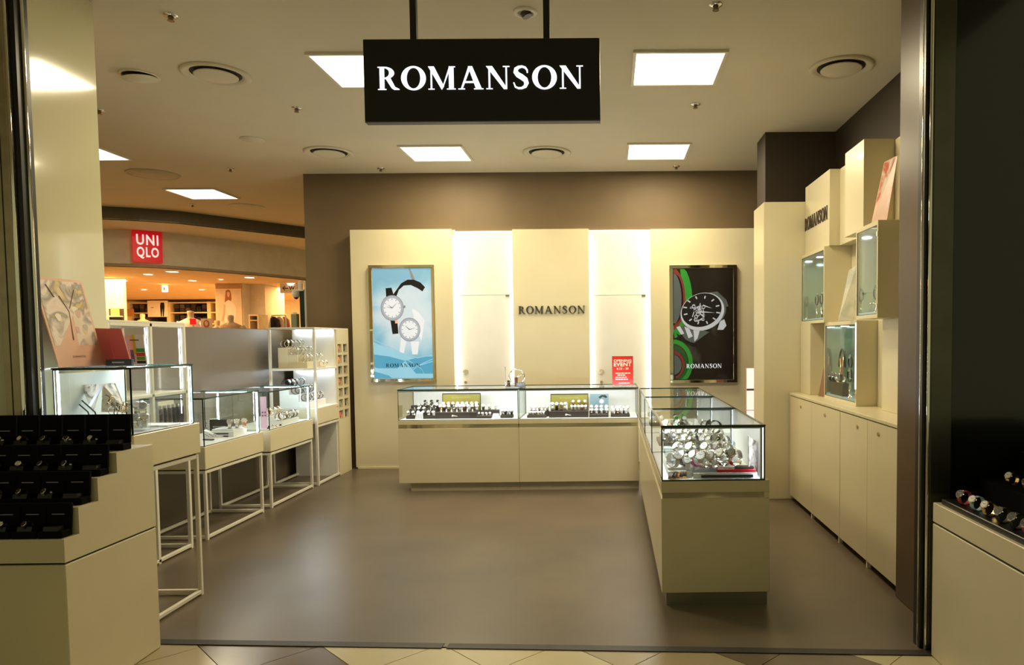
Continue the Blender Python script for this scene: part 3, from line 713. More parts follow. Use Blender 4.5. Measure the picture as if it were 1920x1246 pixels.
# ------------------------------------------------------------------ side counter: three glazed units towards the entrance
ys = [3.93, 4.925, 5.94, 6.99]
for n in range(3):
    x0, x1, y0, y1 = .272, .875, ys[n] + .001, ys[n + 1] - .001
    t = thing('display_counter', ['nearest cream watch counter with its crowded glass end facing the entrance', 'middle unit of the cream glass side counter', 'far unit of the cream glass side counter by the corner'][n], 'counter', ((x0 + x1) / 2, (y0 + y1) / 2, 0), group='glazed watch counters')
    part('plinth', t, mat('dark mirror plinth', (.30, .29, .22), .12, .85), (x0 + .026, x1 - .01, y0 + (.02 if n == 0 else 0), y1, 0, ZB - .004))
    part('body', t, CREAM, (x0, x1, y0, y1, ZB - .004, ZS0 - .018), b=.003)
    part('mirror_strip', t, MIRROR, (x0 + .006, x1 - .03, y0 + .006, y1, ZS0 - .018, ZS1 - .024))
    part('end_fill', t, CREAM, (x1 - .03, x1, y0, y1, ZS0 - .018, ZS1 - .024))
    part('top_band', t, CREAM, (x0, x1, y0, y1, ZS1 - .024, ZG - .004), b=.003)
    xg = .850
    part('deck', t, WHITEB, (x0 + .012, xg - .012, y0 + .012, y1 - .012, ZG - .004, ZG + .002))
    part('back_panel', t, WHITEB, (xg - .010, xg - .002, y0 + .012, y1 - .01, ZG, ZT - .01))
    pane('glass', x0 + .002, x0 + .008, y0 + .004, y1 - .004, ZG - .004, ZT - .008, t)
    pane('glass', x0 + .002, xg, y0 + .001, y0 + .009, ZG - .004, ZT - .008, t, .007)
    if n == 2: pane('glass', x0 + .002, xg, y1 - .009, y1 - .001, ZG - .004, ZT - .008, t)
    pane('glass', x0, xg + .002, y0, y1, ZT - .010, ZT, t, .008)
    part('corner_profile', t, ALU, (xg - .026, xg - .012, y0 + .010, y0 + .022, ZG, ZT - .012), (xg - .009, xg - .001, y0 + .002, y0 + .012, ZG, ZT - .012), (x0 + .012, xg - .012, y0 + .011, y0 + .019, ZT - .022, ZT - .011))
    part('led_strip', t, LED, (xg - .012, xg - .009, y0 + .02, y0 + .030, ZG + .01, ZT - .02))
    part('led_strip', t, LEDB, (x0 + .015, x0 + .022, y0 + .03, y1 - .03, ZT - .020, ZT - .012))
    part('led_cover', t, ALU, (x0 + .010, x0 + .0135, y0 + .02, y1 - .02, ZT - .026, ZT - .011), (x0 + .0135, x0 + .026, y0 + .02, y1 - .02, ZT - .0118, ZT - .011))
# ------------------------------------------------------------------ things in the back counters
YD = 7.25
ZD = ZG + .004
GRP = 'watches in the back counters'
def tray(name, label, u0, u1, y0, y1, z0, h, m=TRAYB, cat='tray', grp='trays in the back counters'):
    a = at(u0, 775, Y=y0).x; b = at(u1, 775, Y=y0).x
    t = thing(name, label, cat, ((a + b) / 2, (y0 + y1) / 2, z0), group=grp)
    part('base', t, m, (a, b, y0, y1, z0, z0 + h), b=.003)
    return t, a, b
def X_(u, y=YD): return at(u, 770, Y=y).x
def stepped(label, u0, u1, y0, n, dy, dz, m=TRAYB):
    a, b = X_(u0, y0), X_(u1, y0)
    t = thing('display_step', label, 'display stand', ((a + b) / 2, y0, ZD), group='display steps in the back counters')
    for i in range(n): part('step', t, m, (a, b, y0 + i * dy, y0 + (n) * dy, ZD + i * dz + (0.0005 if i else 0), ZD + (i + 1) * dz), b=.002)
    return a, b
# left unit
a, b = stepped('dark stepped watch stand at the left end of the back counter', 761, 816, 7.17, 4, .06, .030)
watch_row(['steel', 'steels', 'blackb', 'black', 'steelb', 'white'], (a + .02, 7.195, ZD + .03), (b - .02, 7.195, ZD + .03), 'front row, dark stepped stand', GRP, k=.8)
watch_row(['steelb', 'black', 'steels', 'steelb', 'blackb'], (a + .06, 7.255, ZD + .06), (b - .02, 7.255, ZD + .06), 'second row, dark stepped stand', GRP, k=.85)
watch_row(['steels', 'blackb', 'steelb', 'black'], (a + .1, 7.315, ZD + .09), (b - .01, 7.315, ZD + .09), 'third row, dark stepped stand', GRP, k=.85)
watch_row(['steelb', 'blackb', 'steelb'], (a + .15, 7.375, ZD + .12), (b - .02, 7.375, ZD + .12), 'top row, dark stepped stand', GRP, k=.85)
def card(name, label, cat, p, m, th=.004, grp=None):
    t = thing(name, label, cat, (Vector(p[0]) + Vector(p[1])) / 2, group=grp)
    wp(G().slab(p, th).build('sheet', m, t)); return t
PW = mat('white card', (.85, .85, .85), .5)
GRYI = mat('grey ink', (.35, .35, .42), .5)
def price(label, u0, u1, v0, v1, y, lines=4):
    a = at(u0, v1, Y=y); b = at(u1, v0, Y=y)
    t = thing('price_card', label, 'price card', ((a.x + b.x) / 2, y, ZD), group='price cards in the back counter')
    wp(G().prism([(a.x, y, ZD), (b.x, y, ZD), (b.x - .008, y + .02, b.z), (a.x + .012, y + .02, b.z)], (0, .004, 0)).build('sheet', PW, t))
    g = G()
    for i in range(lines):
        x = a.x + .016 + (b.x - a.x - .03) * i / max(1, lines - 1)
        g.prism([(x - .003, y - .0006, ZD + .008), (x + .003, y - .0006, ZD + .008), (x + .003, y + .013, ZD + (b.z - ZD) * .75), (x - .003, y + .013, ZD + (b.z - ZD) * .75)], (0, .0004, 0))
    if lines: wp(g.build('print', GRYI, t))
price('small white price card with grey bars before the dark stepped stand', 778, 793, 772, 784, 7.135)
price('blank white card before the right tray of the left back counter', 922, 936, 775, 784, 7.14, 0)
OLIVE = mat('olive gold board', (.30, .25, .05), .35, .3, var=.1)
def showbox(label, u0, u1, ub0, ub1, vt, logo_u):
    """brown display box with an upright olive gold board behind it"""
    a, b = X_(u0, 7.16), X_(u1, 7.16); c, d = at(ub0, vt, Y=7.40), at(ub1, vt, Y=7.40)
    t = thing('display_box', label, 'display stand', ((a + b) / 2, 7.28, ZD))
    g = G(); h = .062
    g.add([(a, 7.16, ZD), (b, 7.16, ZD), (b + .004, 7.16, ZD + h), (a + .004, 7.16, ZD + h), (a + .03, 7.39, ZD), (b - .02, 7.39, ZD), (b - .02, 7.39, ZD + h + .012), (a + .03, 7.39, ZD + h + .012)],
          [(0, 1, 2, 3), (4, 7, 6, 5), (0, 4, 5, 1), (3, 2, 6, 7), (0, 3, 7, 4), (1, 5, 6, 2)])
    wp(g.build('base', TRAYB, t))
    bd = wp(G().box(c.x, d.x, 7.40, 7.412, ZD, c.z, .003).build('backboard', TRAYB, t))
    wp(G().box(c.x + .008, d.x - .008, 7.397, 7.3998, ZD + .02, c.z - .012).build('gold_face', OLIVE, t))
    for o in serif_word('ROMANSON', t, mat('gold lettering', (.50, .42, .16), .3, .5), (c.x + (d.x - c.x) * .25, 7.3965, c.z - .052), (1, 0, 0), (0, 0, 1), (d.x - c.x) * .5, .017, (0, -.0006, 0), 'printed_text', .14, False): wp(o)
    l = X_(logo_u, 7.16)
    wp(G().prism([(l - .03, 7.1585, ZD + .028), (l - .022, 7.1585, ZD + .018), (l - .012, 7.1585, ZD + .026), (l + .03, 7.1585, ZD + .022), (l + .03, 7.1585, ZD + .027), (l - .008, 7.1585, ZD + .036), (l - .022, 7.1585, ZD + .042)], (0, .001, 0)).build('emblem', PW, t))
    return a, b, h
a, b, h = showbox('brown watch box with olive gold backboard in the left back counter', 815, 893, 829, 901, 737, 852)
watch_row(['gold', 'black', 'steels', 'steelb', 'steel', 'white', 'brown', 'white', 'brown', 'white'], (a + .03, 7.30, ZD + h + .006), (b - .02, 7.30, ZD + h + .006), 'brown box, left back counter', GRP, k=1.0)
watch_row(['gold', 'gold', 'gold', 'steels', 'black', 'rose', 'white', 'black'], (a + .05, 7.36, ZD + h + .03), (b - .03, 7.36, ZD + h + .03), 'rear row, brown box, left back counter', GRP, k=.95)
RINGM = mat('pearl ring cushion', (.7, .68, .62), .4)
for i in range(7):
    x = a + .055 + i * (b - a - .10) / 6
    t = thing('ring_peg', 'small pearl ring peg, %s from the left along the front of the brown box' % ORD[i], 'ring peg', (x, 7.20, ZD + h + .003), group='ring pegs on the brown box')
    G().lathe([(.009, 0), (.007, .012), (.004, .026), (.0005, .030)], n=10).build('peg', RINGM, t)
t, c0, c1 = tray('watch_tray', 'dark raised tray with three watches in the left back counter', 902, 935, 7.30, 7.37, ZD, .07)
watch_row(['black', 'steel', 'white'], (c0 + .02, 7.325, ZD + .07), (c1 - .03, 7.325, ZD + .07), 'raised tray right of gold board', GRP, k=.95)
t, c0, c1 = tray('watch_tray', 'low dark tray of watches lying on cushions in the left back counter', 893, 921, 7.15, 7.24, ZD, .026)
watch_row(['steel', 'white', 'steels', 'white'], (c0 + .02, 7.20, ZD + .022), (c1 - .02, 7.20, ZD + .022), 'low tray right of brown box', GRP, k=.6)
t, c0, c1 = tray('watch_tray', 'dark tray at the right end of the left back counter', 938, 961, 7.17, 7.26, ZD, .03)
watch_row(['steels', 'black', 'white', 'black'], (c0 + .016, 7.215, ZD + .03), (c1 - .014, 7.215, ZD + .03), 'end tray, left back counter', GRP, k=.95)
# right unit
t, c0, c1 = tray('watch_tray', 'dark tray with five white watches at the left of the right back counter', 991, 1029, 7.28, 7.36, ZD, .055)
watch_row(['white', 'white', 'steel', 'white', 'steel'], (c0 + .03, 7.31, ZD + .055), (c1 - .015, 7.31, ZD + .055), 'raised tray, right back counter', GRP, k=.9)
t, c0, c1 = tray('watch_tray', 'front dark tray with a row of rings of pale watches in the right back counter', 988, 1024, 7.16, 7.25, ZD, .028)
watch_row(['steel', 'white', 'rose', 'white', 'steel', 'white'], (c0 + .03, 7.20, ZD + .022), (c1 - .03, 7.20, ZD + .022), 'front tray, right back counter', GRP, k=.7)
a, b, h = showbox('brown watch box with olive gold backboard in the right back counter', 1029, 1103, 1032, 1103, 738, 1065)
watch_row(['white', 'black', 'steels', 'white'], (a + .03, 7.25, ZD + h + .004), (a + .165, 7.25, ZD + h + .004), 'left half, brown box, right back counter', GRP, k=1.35, r=.014)
watch_row(['white', 'white', 'white', 'rose', 'white'], (a + .225, 7.24, ZD + h + .004), (b - .03, 7.24, ZD + h + .004), 'right half, brown box, right back counter', GRP, k=.85)
watch_row(['gold', 'gold', 'gold'], (a + .235, 7.34, ZD + h + .045), (b - .04, 7.34, ZD + h + .045), 'tall pegs, brown box, right back counter', GRP, k=.85)
for i in range(3):
    x = a + .235 + i * (b - a - .275) / 2
    t = thing('watch_peg', 'tall dark peg, %s from the left at the rear of the right brown box' % ORD[i], 'stand', (x, 7.34, ZD + h + .008), group='tall watch pegs')
    G().cyl((0, 0, 0), (0, 0, .037), .008, .006, 10).build('post', TRAYB, t)
p = [at(1106, 768, Y=7.40), at(1141, 768, Y=7.40), at(1141, 738, Y=7.40), at(1106, 738, Y=7.40)]; p[0].z = p[1].z = ZD
t = card('picture_card', 'grey blue picture card of a watch in the right back counter', 'card', p, mat('grey blue print', srgb(118, 140, 146), .4))
q = lambda u, v: (at(u, v, Y=7.398).x, 7.3985, at(u, v, Y=7.398).z)
for k_, (pts, m) in enumerate((([q(1122, 744), q(1128, 740), q(1135, 740), q(1139, 744), q(1136, 746), q(1130, 743), q(1125, 747)], PBK), ([q(*p_) for p_ in arc(1128, 752, 5, 5, 0, 340, 16)], PLG), ([q(*p_) for p_ in arc(1128, 752, 3.6, 3.6, 0, 340, 16)], PWH))):
    wp(G().prism([(x, y - .0006 * k_, z) for x, y, z in pts], (0, .0004, 0)).build('print', m, t))
t, c0, c1 = tray('watch_tray', 'dark rear tray before the grey blue card', 1105, 1141, 7.28, 7.36, ZD, .05)
watch_row(['white', 'white', 'white', 'white'], (c0 + .025, 7.31, ZD + .05), (c1 - .025, 7.31, ZD + .05), 'before the grey blue card', GRP, k=.95)
t, c0, c1 = tray('watch_tray', 'dark front tray below the grey blue card', 1105, 1141, 7.16, 7.26, ZD, .03)
watch_row(['steels', 'white', 'white', 'steel'], (c0 + .02, 7.20, ZD + .03), (c1 - .02, 7.20, ZD + .03), 'front tray below grey blue card', GRP, k=.9)
t, c0, c1 = tray('watch_tray', 'dark tray with two rows of pale watches at the right of the back counter', 1145, 1181, 7.16, 7.32, ZD, .028)
watch_row(['white', 'rose', 'white', 'white'], (c0 + .03, 7.19, ZD + .028), (c1 - .04, 7.19, ZD + .028), 'front row of rightmost tray', GRP, k=.9)
watch_row(['white', 'steel', 'white', 'steel', 'white'], (c0 + .02, 7.27, ZD + .028), (c1 - .02, 7.27, ZD + .028), 'back row of rightmost tray', GRP, k=1.25, r=.014)
# ------------------------------------------------------------------ on the back counter top
c = at(969, 706, Y=7.33)
t = thing('ring_sculpture', 'chrome ring sculpture with a crossing bar on a dark base', 'ornament', (c.x, 7.33, ZT))
rr = .077
G().tube([(rr * cos(i * pi / 16), 0, .105 + rr * sin(i * pi / 16)) for i in range(32)], .0075, 8, closed=True).build('ring', CHROME, t)
G().tube([(-.10, -.01, .035), (.0, -.012, .10), (.072, -.01, .135)], .006, 8).build('bar', CHROME, t)
G().box(-.115, .085, -.045, .045, 0, .008, .002).box(.0, .082, -.03, .03, .008, .045, .003).build('base', mat('grey stone base', (.16, .17, .19), .25), t)
G().lathe([(.016, .008), (.014, .06), (.02, .066), (.001, .07)], (-.085, 0, 0), 12).lathe([(.014, .008), (.016, .085), (.022, .093), (.001, .10)], (-.005, -.02, 0), 12).build('figure', mat('dark copper figure', (.10, .035, .02), .3, .5), t)
G().cyl((-.115, .0, .008), (-.118, 0, .20), .003, n=8).cyl((-.118, 0, .2), (-.118, 0, .206), .006, n=8).build('needle', STEEL, t)
p0, p1 = at(1148, 722, Y=7.30), at(1187, 667, Y=7.30)
t = thing('event_sign', 'red opening event card in a clear stand on the back counter', 'sign', ((p0.x + p1.x) / 2, 7.30, ZT))
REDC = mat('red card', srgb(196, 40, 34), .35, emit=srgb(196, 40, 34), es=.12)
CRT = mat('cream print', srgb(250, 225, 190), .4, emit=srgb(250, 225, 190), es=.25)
wz0 = ZT + .012
wp(G().box(p0.x, p1.x, 7.300, 7.303, wz0, p1.z).build('card', REDC, t))
part('stand', t, ACRYL, (p0.x + .005, p1.x - .002, 7.27, 7.35, ZT, ZT + .010), b=.002)
cxm = (p0.x + p1.x) / 2; W_ = p1.x - p0.x; H_ = p1.z - wz0
wp(sans('title', 'OPENING', t, CRT, (cxm, 7.2995, p1.z - H_ * .20), (1, 0, 0), (0, 0, 1), H_ * .085, W_ * .84, .008, .0002, 'CENTER'))
wp(sans('title', 'EVENT', t, CRT, (cxm, 7.2995, p1.z - H_ * .355), (1, 0, 0), (0, 0, 1), H_ * .135, W_ * .84, .015, .0002, 'CENTER'))
wp(sans('dates', '6.23 - 30', t, CRT, (cxm, 7.2995, p1.z - H_ * .47), (1, 0, 0), (0, 0, 1), H_ * .07, W_ * .56, .004, .0002, 'CENTER'))
g = G(); rnd = random.Random(5)
for i, (yy, n_) in enumerate(((.58, 5), (.645, 3), (.72, 4), (.79, 5), (.92, 4))):
    x = p0.x + W_ * (.16 if i != 1 else .26) if i < 4 else p0.x + W_ * .32
    for k_ in range(n_):
        wd = W_ * rnd.uniform(.07, .13); g.box(x, x + wd, 7.2990, 7.2996, p1.z - H_ * (yy + .03), p1.z - H_ * yy); x += wd + W_ * .03
wp(g.build('small_print', CRT, t))
# ------------------------------------------------------------------ inside the near side counter
GRN = 'watches in the glass end of the side counter'
ZD2 = ZG + .002
def ax(u, v, y): p = at(u, v, Y=y); return p
t = thing('acrylic_riser', 'clear stepped riser carrying rows of watches in the glass counter end', 'display stand', (.56, 4.3, ZD2))
for i in range(5):
    part('step', t, WHITEB if i == 0 else ACRYL, (.32, .76, 4.07 + i * .10, 4.07 + (i + 1) * .10, ZD2, ZD2 + .045 + i * .033))
cols = [[('black', 1285), ('steel', 1278), ('steelb', 1270), ('steels', 1262), ('steel', 1255)],
        [('pink', 1306), ('steel', 1300), ('steels', 1292), ('steel', 1285), ('steel', 1278)],
        [('steels', 1326), ('steel', 1328), ('steels', 1328), ('steel', 1326), ('steels', 1322)],
        [('steel', 1342), ('steels', 1350), ('steelb', 1348), ('steel', 1344), ('blackb', 1340)],
        [('steelb', 1360), ('steels', 1362), ('steelb', 1358)]]
CN = ['leftmost', 'second', 'third', 'fourth', 'rightmost']
for ci, colm in enumerate(cols):
    for i, (s, u) in enumerate(colm):
        y = 4.12 + i * .10; x = at(u, 860, Y=y).x
        watch(s, (x, y, ZD2 + .046 + i * .033), '%s, %s from front, %s column, glass counter end' % (DESC[s], ORD[i], CN[ci]), GRN, random.uniform(-1.25, -.75), 1.38, .021)
for i, (s, u) in enumerate((('steel', 1321), ('steels', 1339), ('steels', 1357), ('steelb', 1379))):
    x = at(u, 870, Y=4.03).x
    watch(s, (x, 4.03, ZD2 + .048 + (.012 if i > 1 else 0)), 'large %s, %s from left, very front of glass counter end' % (DESC[s], ORD[i]), GRN, random.uniform(-1.15, -.6), 1.5, .0215)
t = thing('watch_ledge', 'narrow clear ledge under the front watches in the glass counter end', 'display stand', (.62, 4.03, ZD2))
part('ledge', t, ACRYL, (.46, .78, 4.0, 4.062, ZD2, ZD2 + .046))
watch('white', (at(1262, 870, Y=4.05).x, 4.05, ZD2 + .05), 'white strap watch with silver case at the left of the glass counter end', GRN, .5, 1.4)
watch('white', (at(1290, 870, Y=4.06).x, 4.06, ZD2 + .032), 'white strap watch lower beside the black leather column', GRN, -.2, 1.2)
t = thing('white_block', 'white low block under the left watches in the glass counter end', 'display stand', (.36, 4.05, ZD2))
part('block', t, WHITEB, (.318, .45, 4.02, 4.066, ZD2, ZD2 + .032), b=.002)
for i, u in enumerate((1262, 1268, 1274, 1280, 1286)):
    x = at(u, 885, Y=3.985).x
    m_ = [LEATHN, LEATHB, mat('orange leather', (.65, .22, .05), .5), LEATHB, LEATHN][i]
    t = thing('watch_strap', 'loose leather watch strap, %s from the left in the small fan on the counter floor' % ORD[i], 'watch strap', (x, 3.985 + .012 * i, ZD2 + .0), -.5 + .1 * i, 'loose leather straps')
    G().strip([(-.011, cos(a) * .045, sin(a) * .03 + .002) for a in [pi * k_ / 12 for k_ in range(13)]], [(-.011, cos(a) * .042, sin(a) * .027 + .002) for a in [pi * k_ / 12 for k_ in range(13)]], (.02, 0, 0)).build('band', m_, t)
    G().box(-.011, .009, -.046, -.041, .002, .010).build('buckle', GOLD, t)
REDA = mat('red tray acrylic', (.42, .01, .02), .2, coat=.3)
t = thing('red_tray', 'shallow red tray at the right front of the glass counter end', 'tray', (.69, 4.0, ZD2))
part('tray', t, REDA, (at(1345, 875, Y=3.985).x, at(1417, 875, Y=3.985).x, 3.985, 4.06, ZD2 + .030, ZD2 + .047), b=.002)
part('insert', t, TRAYB, (at(1380, 875, Y=4.0).x, at(1414, 875, Y=4.0).x, 4.0, 4.055, ZD2 + .047, ZD2 + .058), b=.002)
part('foot', t, ACRYL, (at(1350, 875, Y=3.985).x, at(1412, 875, Y=3.985).x, 3.99, 4.05, ZD2 + .012, ZD2 + .030))
t = thing('price_rail', 'long black price rail on a white strip at the front of the glass counter end', 'price rail', (.6, 3.965, ZD2))
part('rail', t, BLACK, (at(1315, 889, Y=3.96).x, at(1412, 889, Y=3.96).x, 3.960, 3.970, ZD2 + .006, ZD2 + .020))
part('strip', t, WHITEB, (at(1300, 880, Y=3.972).x, at(1420, 880, Y=3.972).x, 3.972, 3.984, ZD2, ZD2 + .030))
p = [ax(1404, 873, 4.0), ax(1421, 873, 4.10), ax(1421, 829, 4.10), ax(1404, 817, 4.0)]; p[0].z = p[1].z = ZD2 + .002
t = card('photo_card', 'upright photo card leaning at the right side of the glass counter end', 'card', p, print_mat('photo card print', [(.3, srgb(70, 62, 56)), (.5, srgb(190, 180, 170)), (.65, srgb(225, 215, 208)), (.8, srgb(170, 110, 90))], 22, .3, .1), .004)
# middle and far units
for n, (yy, lb) in enumerate(((5.3, 'middle side counter'), (6.4, 'far side counter'))):
    for k_, (x, s0) in enumerate(((.42, 'black'), (.62, 'steelb'))):
        t = thing('watch_tray', 'dark tray in the %s, %s from the aisle side' % (lb, ORD[k_]), 'tray', (x, yy, ZD2), group='trays in the side counter')
        part('base', t, TRAYB, (x - .075, x + .075, yy - .10, yy + .2, ZD2, ZD2 + .028), b=.003)
        for i in range(3):
            for j in range(2):
                s = ['steelb', 'steel', s0][(i + j) % 3]
                watch(s, (x - .035 + .07 * j, yy - .05 + i * .09, ZD2 + .028), '%s, %s from front, %s side, %s tray, %s' % (DESC[s], ORD[i], ('left', 'right')[j], ('aisle', 'staff')[k_], lb), 'watches in the ' + lb, -.3, 1.0, detail=False)
# ------------------------------------------------------------------ left cases on open white frames
def frame_boxes(x0, x1, y0, y1, z0, z1, s=.022):
    bs = []
    for x in (x0, x1 - s):
        for y in (y0, y1 - s): bs.append(('leg', (x, x + s, y, y + s, z0, z1)))
    for z in (z0 + .012, z1 - s):
        bs += [('rail', (x0 + s, x1 - s, y0, y0 + s, z, z + s)), ('rail', (x0 + s, x1 - s, y1 - s, y1, z, z + s)), ('rail', (x0, x0 + s, y0 + s, y1 - s, z, z + s)), ('rail', (x1 - s, x1, y0 + s, y1 - s, z, z + s))]
    return bs
def glass_case(label, x0, x1, y0, y1, zf, zb, zg, zt, led=True):
    """white steel stand 0..zf, cream box zf+..zg, glass box zg..zt"""
    t = thing('jewellery_case', label, 'display case', ((x0 + x1) / 2, (y0 + y1) / 2, 0), group='jewellery cases along the partition')
    for n, b_ in frame_boxes(x0, x1, y0, y1, 0, zf): part(n, t, WHITEF, b_, b=.002)
    part('body', t, CREAM, (x0 - .004, x1 + .006, y0 - .006, y1 + .012, zf + .010, zg), b=.003)
    part('shadow_gap', t, DARK, (x0 + .01, x1 - .01, y0 + .01, y1 - .01, zf, zf + .010))
    part('deck', t, WHITEB, (x0 + .01, x1 - .01, y0 + .01, y1 - .012, zg, zg + .004))
    gx0, gx1, gy0, gy1 = x0 + .002, x1 - .002, y0 + .002, y1 - .03
    pane('glass', gx1 - .006, gx1, gy0, gy1, zg, zt - .008, t); pane('glass', gx0, gx0 + .006, gy0, gy1, zg, zt - .008, t)
    pane('glass', gx0, gx1, gy0, gy0 + .006, zg, zt - .008, t); pane('glass', gx0, gx1, gy1 - .006, gy1, zg, zt - .008, t)
    pane('glass', gx0 - .004, gx1 + .004, gy0 - .004, gy1 + .004, zt - .008, zt, t, .007)
    part('led_strip', t, LED, (gx1 - .017, gx1 - .012, gy1 - .017, gy1 - .012, zg + .006, zt - .016), (gx0 + .012, gx0 + .017, gy0 + .012, gy0 + .017, zg + .006, zt - .016))
    part('led_strip', t, LED, (gx0 + .03, gx1 - .03, gy1 - .02, gy1 - .012, zt - .018, zt - .012))
    return t
C1 = (-2.85, -2.45, 3.655, 4.225, .842, .852, 1.03, 1.38)
glass_case('tall glass jewellery case on a white frame beside the cream pillar', *C1)
glass_case('low glass jewellery case in the middle of the left row, with white earring stands', -3.56, -3.08, 5.39, 6.275, .533, .545, .716, 1.085)
glass_case('low glass jewellery case next to the far shelf unit, with bracelets', -3.56, -3.08, 6.425, 7.325, .505, .516, .710, 1.06)
# white back panel inside the tall case
WBL = mat('pale blue white board', (.74, .84, .86), .5)
t = thing('case_backboard', 'pale board standing inside the tall jewellery case', 'display board', (-2.835, 3.92, 1.034))
part('board', t, WBL, (-2.838, -2.832, 3.68, 4.17, 1.034, 1.35), b=.001)
# necklaces on black rods
for i, (u0, v0, u1, v1) in enumerate(((128, 740, 165, 772), (144, 742, 178, 772))):
    a, b = at(u0, v0, Y=3.85), at(u1, v1, Y=3.78)
    t = thing('necklace_rod', 'thin black rod with a hanging necklace, %s from the left in the tall case' % ORD[i], 'necklace', (b.x, b.y, 1.034), group='necklace rods')
    wp(G().tube([a, b, (b.x + .03, b.y, 1.036)], .0035, 6).build('rod', BLACK, t))
    wp(G().cyl(a, a + V(.004, 0, -.055), .0012, n=6).cyl(a + V(.004, 0, -.055), a + V(.004, 0, -.066), .0035, .002, 8).build('pendant', STEEL, t))
# folded flower card
FLW = print_mat('flower card print', [(.3, srgb(96, 84, 70)), (.45, srgb(205, 196, 180)), (.6, srgb(232, 226, 214)), (.78, srgb(190, 120, 50))], 14, .35, .05, 1.5)
p = [at(178, 772, Y=3.80), at(167, 766, Y=3.84), at(152, 720, Y=3.88), at(190, 718, Y=3.80)]
t = card('flower_card', 'folded flower picture card standing in the tall jewellery case', 'card', [at(173, 772, Y=3.82), at(190, 720, Y=3.80), at(151, 721, Y=3.86), at(165, 752, Y=3.84)], FLW)
wp(G().slab([at(190, 772, Y=3.80), at(238, 772, Y=3.90), at(216, 718, Y=3.90), at(192, 719, Y=3.80)], .003).build('sheet', FLW, t))
wp(G().slab([at(166, 760, Y=3.79), at(171, 762, Y=3.79), at(194, 721, Y=3.79), at(189, 720, Y=3.79)], .003).build('bead_row', mat('white bead row', (.86, .86, .95), .3), t))
# bracelet tangle on a dark stand
rnd = random.Random(2)
for i in range(9):
    c = at(rnd.uniform(198, 236), rnd.uniform(748, 772), Y=3.78 + .02 * (i % 3))
    t = thing('bracelet', 'chain bracelet of gold and steel, %s in the tangle on the flower card' % ORD[i], 'bracelet', c, group='bracelets on the flower card')
    o = G().tube([(.024 * cos(a), .004 * sin(3 * a), .024 * sin(a)) for a in [2 * pi * k_ / 18 for k_ in range(18)]], .0022, 6, closed=True).build('chain', [STEEL, GOLD, BLACK][i % 3], t)
    o.rotation_euler = (rnd.uniform(-.6, .6), 0, rnd.uniform(-1, 1))
# right half: watches on ring stands, an acrylic block, straps
for i, (u, v, s) in enumerate(((252, 760, 'steels'), (262, 768, 'steel'), (270, 762, 'white'), (256, 740, 'steel'), (268, 742, 'steels'))):
    c = at(u, v, Y=3.86 + .03 * (i % 2)); z = 1.05 + (.06 if i > 2 else 0)
    watch(s, (c.x, c.y, z), '%s, %s in the cluster of the tall case' % (DESC[s], ORD[i]), 'watches in the tall case', .5, 1.15)
t = thing('acrylic_block', 'clear block with rings at the right of the tall jewellery case', 'display stand', (-2.55, 3.80, 1.034))
part('block', t, ACRYL, (-2.66, -2.50, 3.79, 3.94, 1.034, 1.050))
part('block', t, ACRYL, (-2.66, -2.56, 3.90, 3.97, 1.050, 1.108))
for i in range(6):
    x, y = -2.64 + .026 * i, 3.815
    t = thing('finger_ring', 'small metal ring, %s from the left on the clear block' % ORD[i], 'ring', (x, y, 1.060), group='rings on the clear block')
    G().tube([(.009 * cos(a), 0, .009 * sin(a)) for a in [2 * pi * k_ / 14 for k_ in range(14)]], .0016, 6, closed=True).build('band', STEEL if i % 2 else GOLD, t)
t = thing('white_sheet', 'white acrylic slab on the floor of the tall jewellery case', 'display stand', (-2.56, 3.95, 1.034))
part('slab', t, WHITEB, (-2.66, -2.475, 3.98, 4.10, 1.034, 1.044), b=.001)
# boards leaning on the case top
BLOOM = print_mat('bloom board print', [(.25, srgb(214, 198, 176)), (.42, srgb(232, 214, 200)), (.52, srgb(150, 140, 130)), (.6, srgb(214, 190, 120)), (.72, srgb(226, 208, 196))], 5, .3, 0, 1.8, (1, 1, 1), 6)
PEACH = mat('peach card', srgb(222, 176, 150), .4)
GREYB = mat('grey card back', (.35, .38, .40), .6)
zt1 = C1[7]
q0, q1, q2, q3 = V(-2.875, 3.74, zt1), V(-2.885, 4.09, zt1), V(-2.993, 4.09, at(154, 526, Y=4.09).z), V(-2.993, 3.74, at(90, 519, Y=3.80).z)
t = thing('flower_board', 'tall peach and white flower board leaning against the cream pillar', 'display board', (-2.9, 3.92, zt1))
wp(G().slab([q0, q1, q2, q3], .006).build('board', PEACH, t))
L_ = lambda a, b_: q0.lerp(q1, a).lerp(q3.lerp(q2, a), b_)
nrm = (q1 - q0).cross(q3 - q0).normalized()
wp(G().slab([L_(.04, .24) + nrm * .0012, L_(.96, .24) + nrm * .0012, L_(.96, .97) + nrm * .0012, L_(.04, .97) + nrm * .0012], .001).build('picture', BLOOM, t))
g = G(); rnd = random.Random(9)
for i in range(9):
    cx, cy, r = rnd.uniform(.2, .85), rnd.uniform(.4, .93), rnd.uniform(.03, .07)
    g.prism([L_(cx + r * cos(a) * (1 + .25 * sin(3 * a)), cy + r * .8 * sin(a)) + nrm * (.0022 + .0001 * i) for a in [2 * pi * k_ / 12 for k_ in range(12)]], nrm * .0002, mi=i % 4)
wp(g.build('petals', [mat('petal cream', srgb(236, 226, 206), .5), mat('petal yellow', srgb(222, 204, 140), .5), mat('petal grey', srgb(186, 178, 170), .5), mat('petal rose', srgb(214, 176, 156), .5)], t))
g = G()
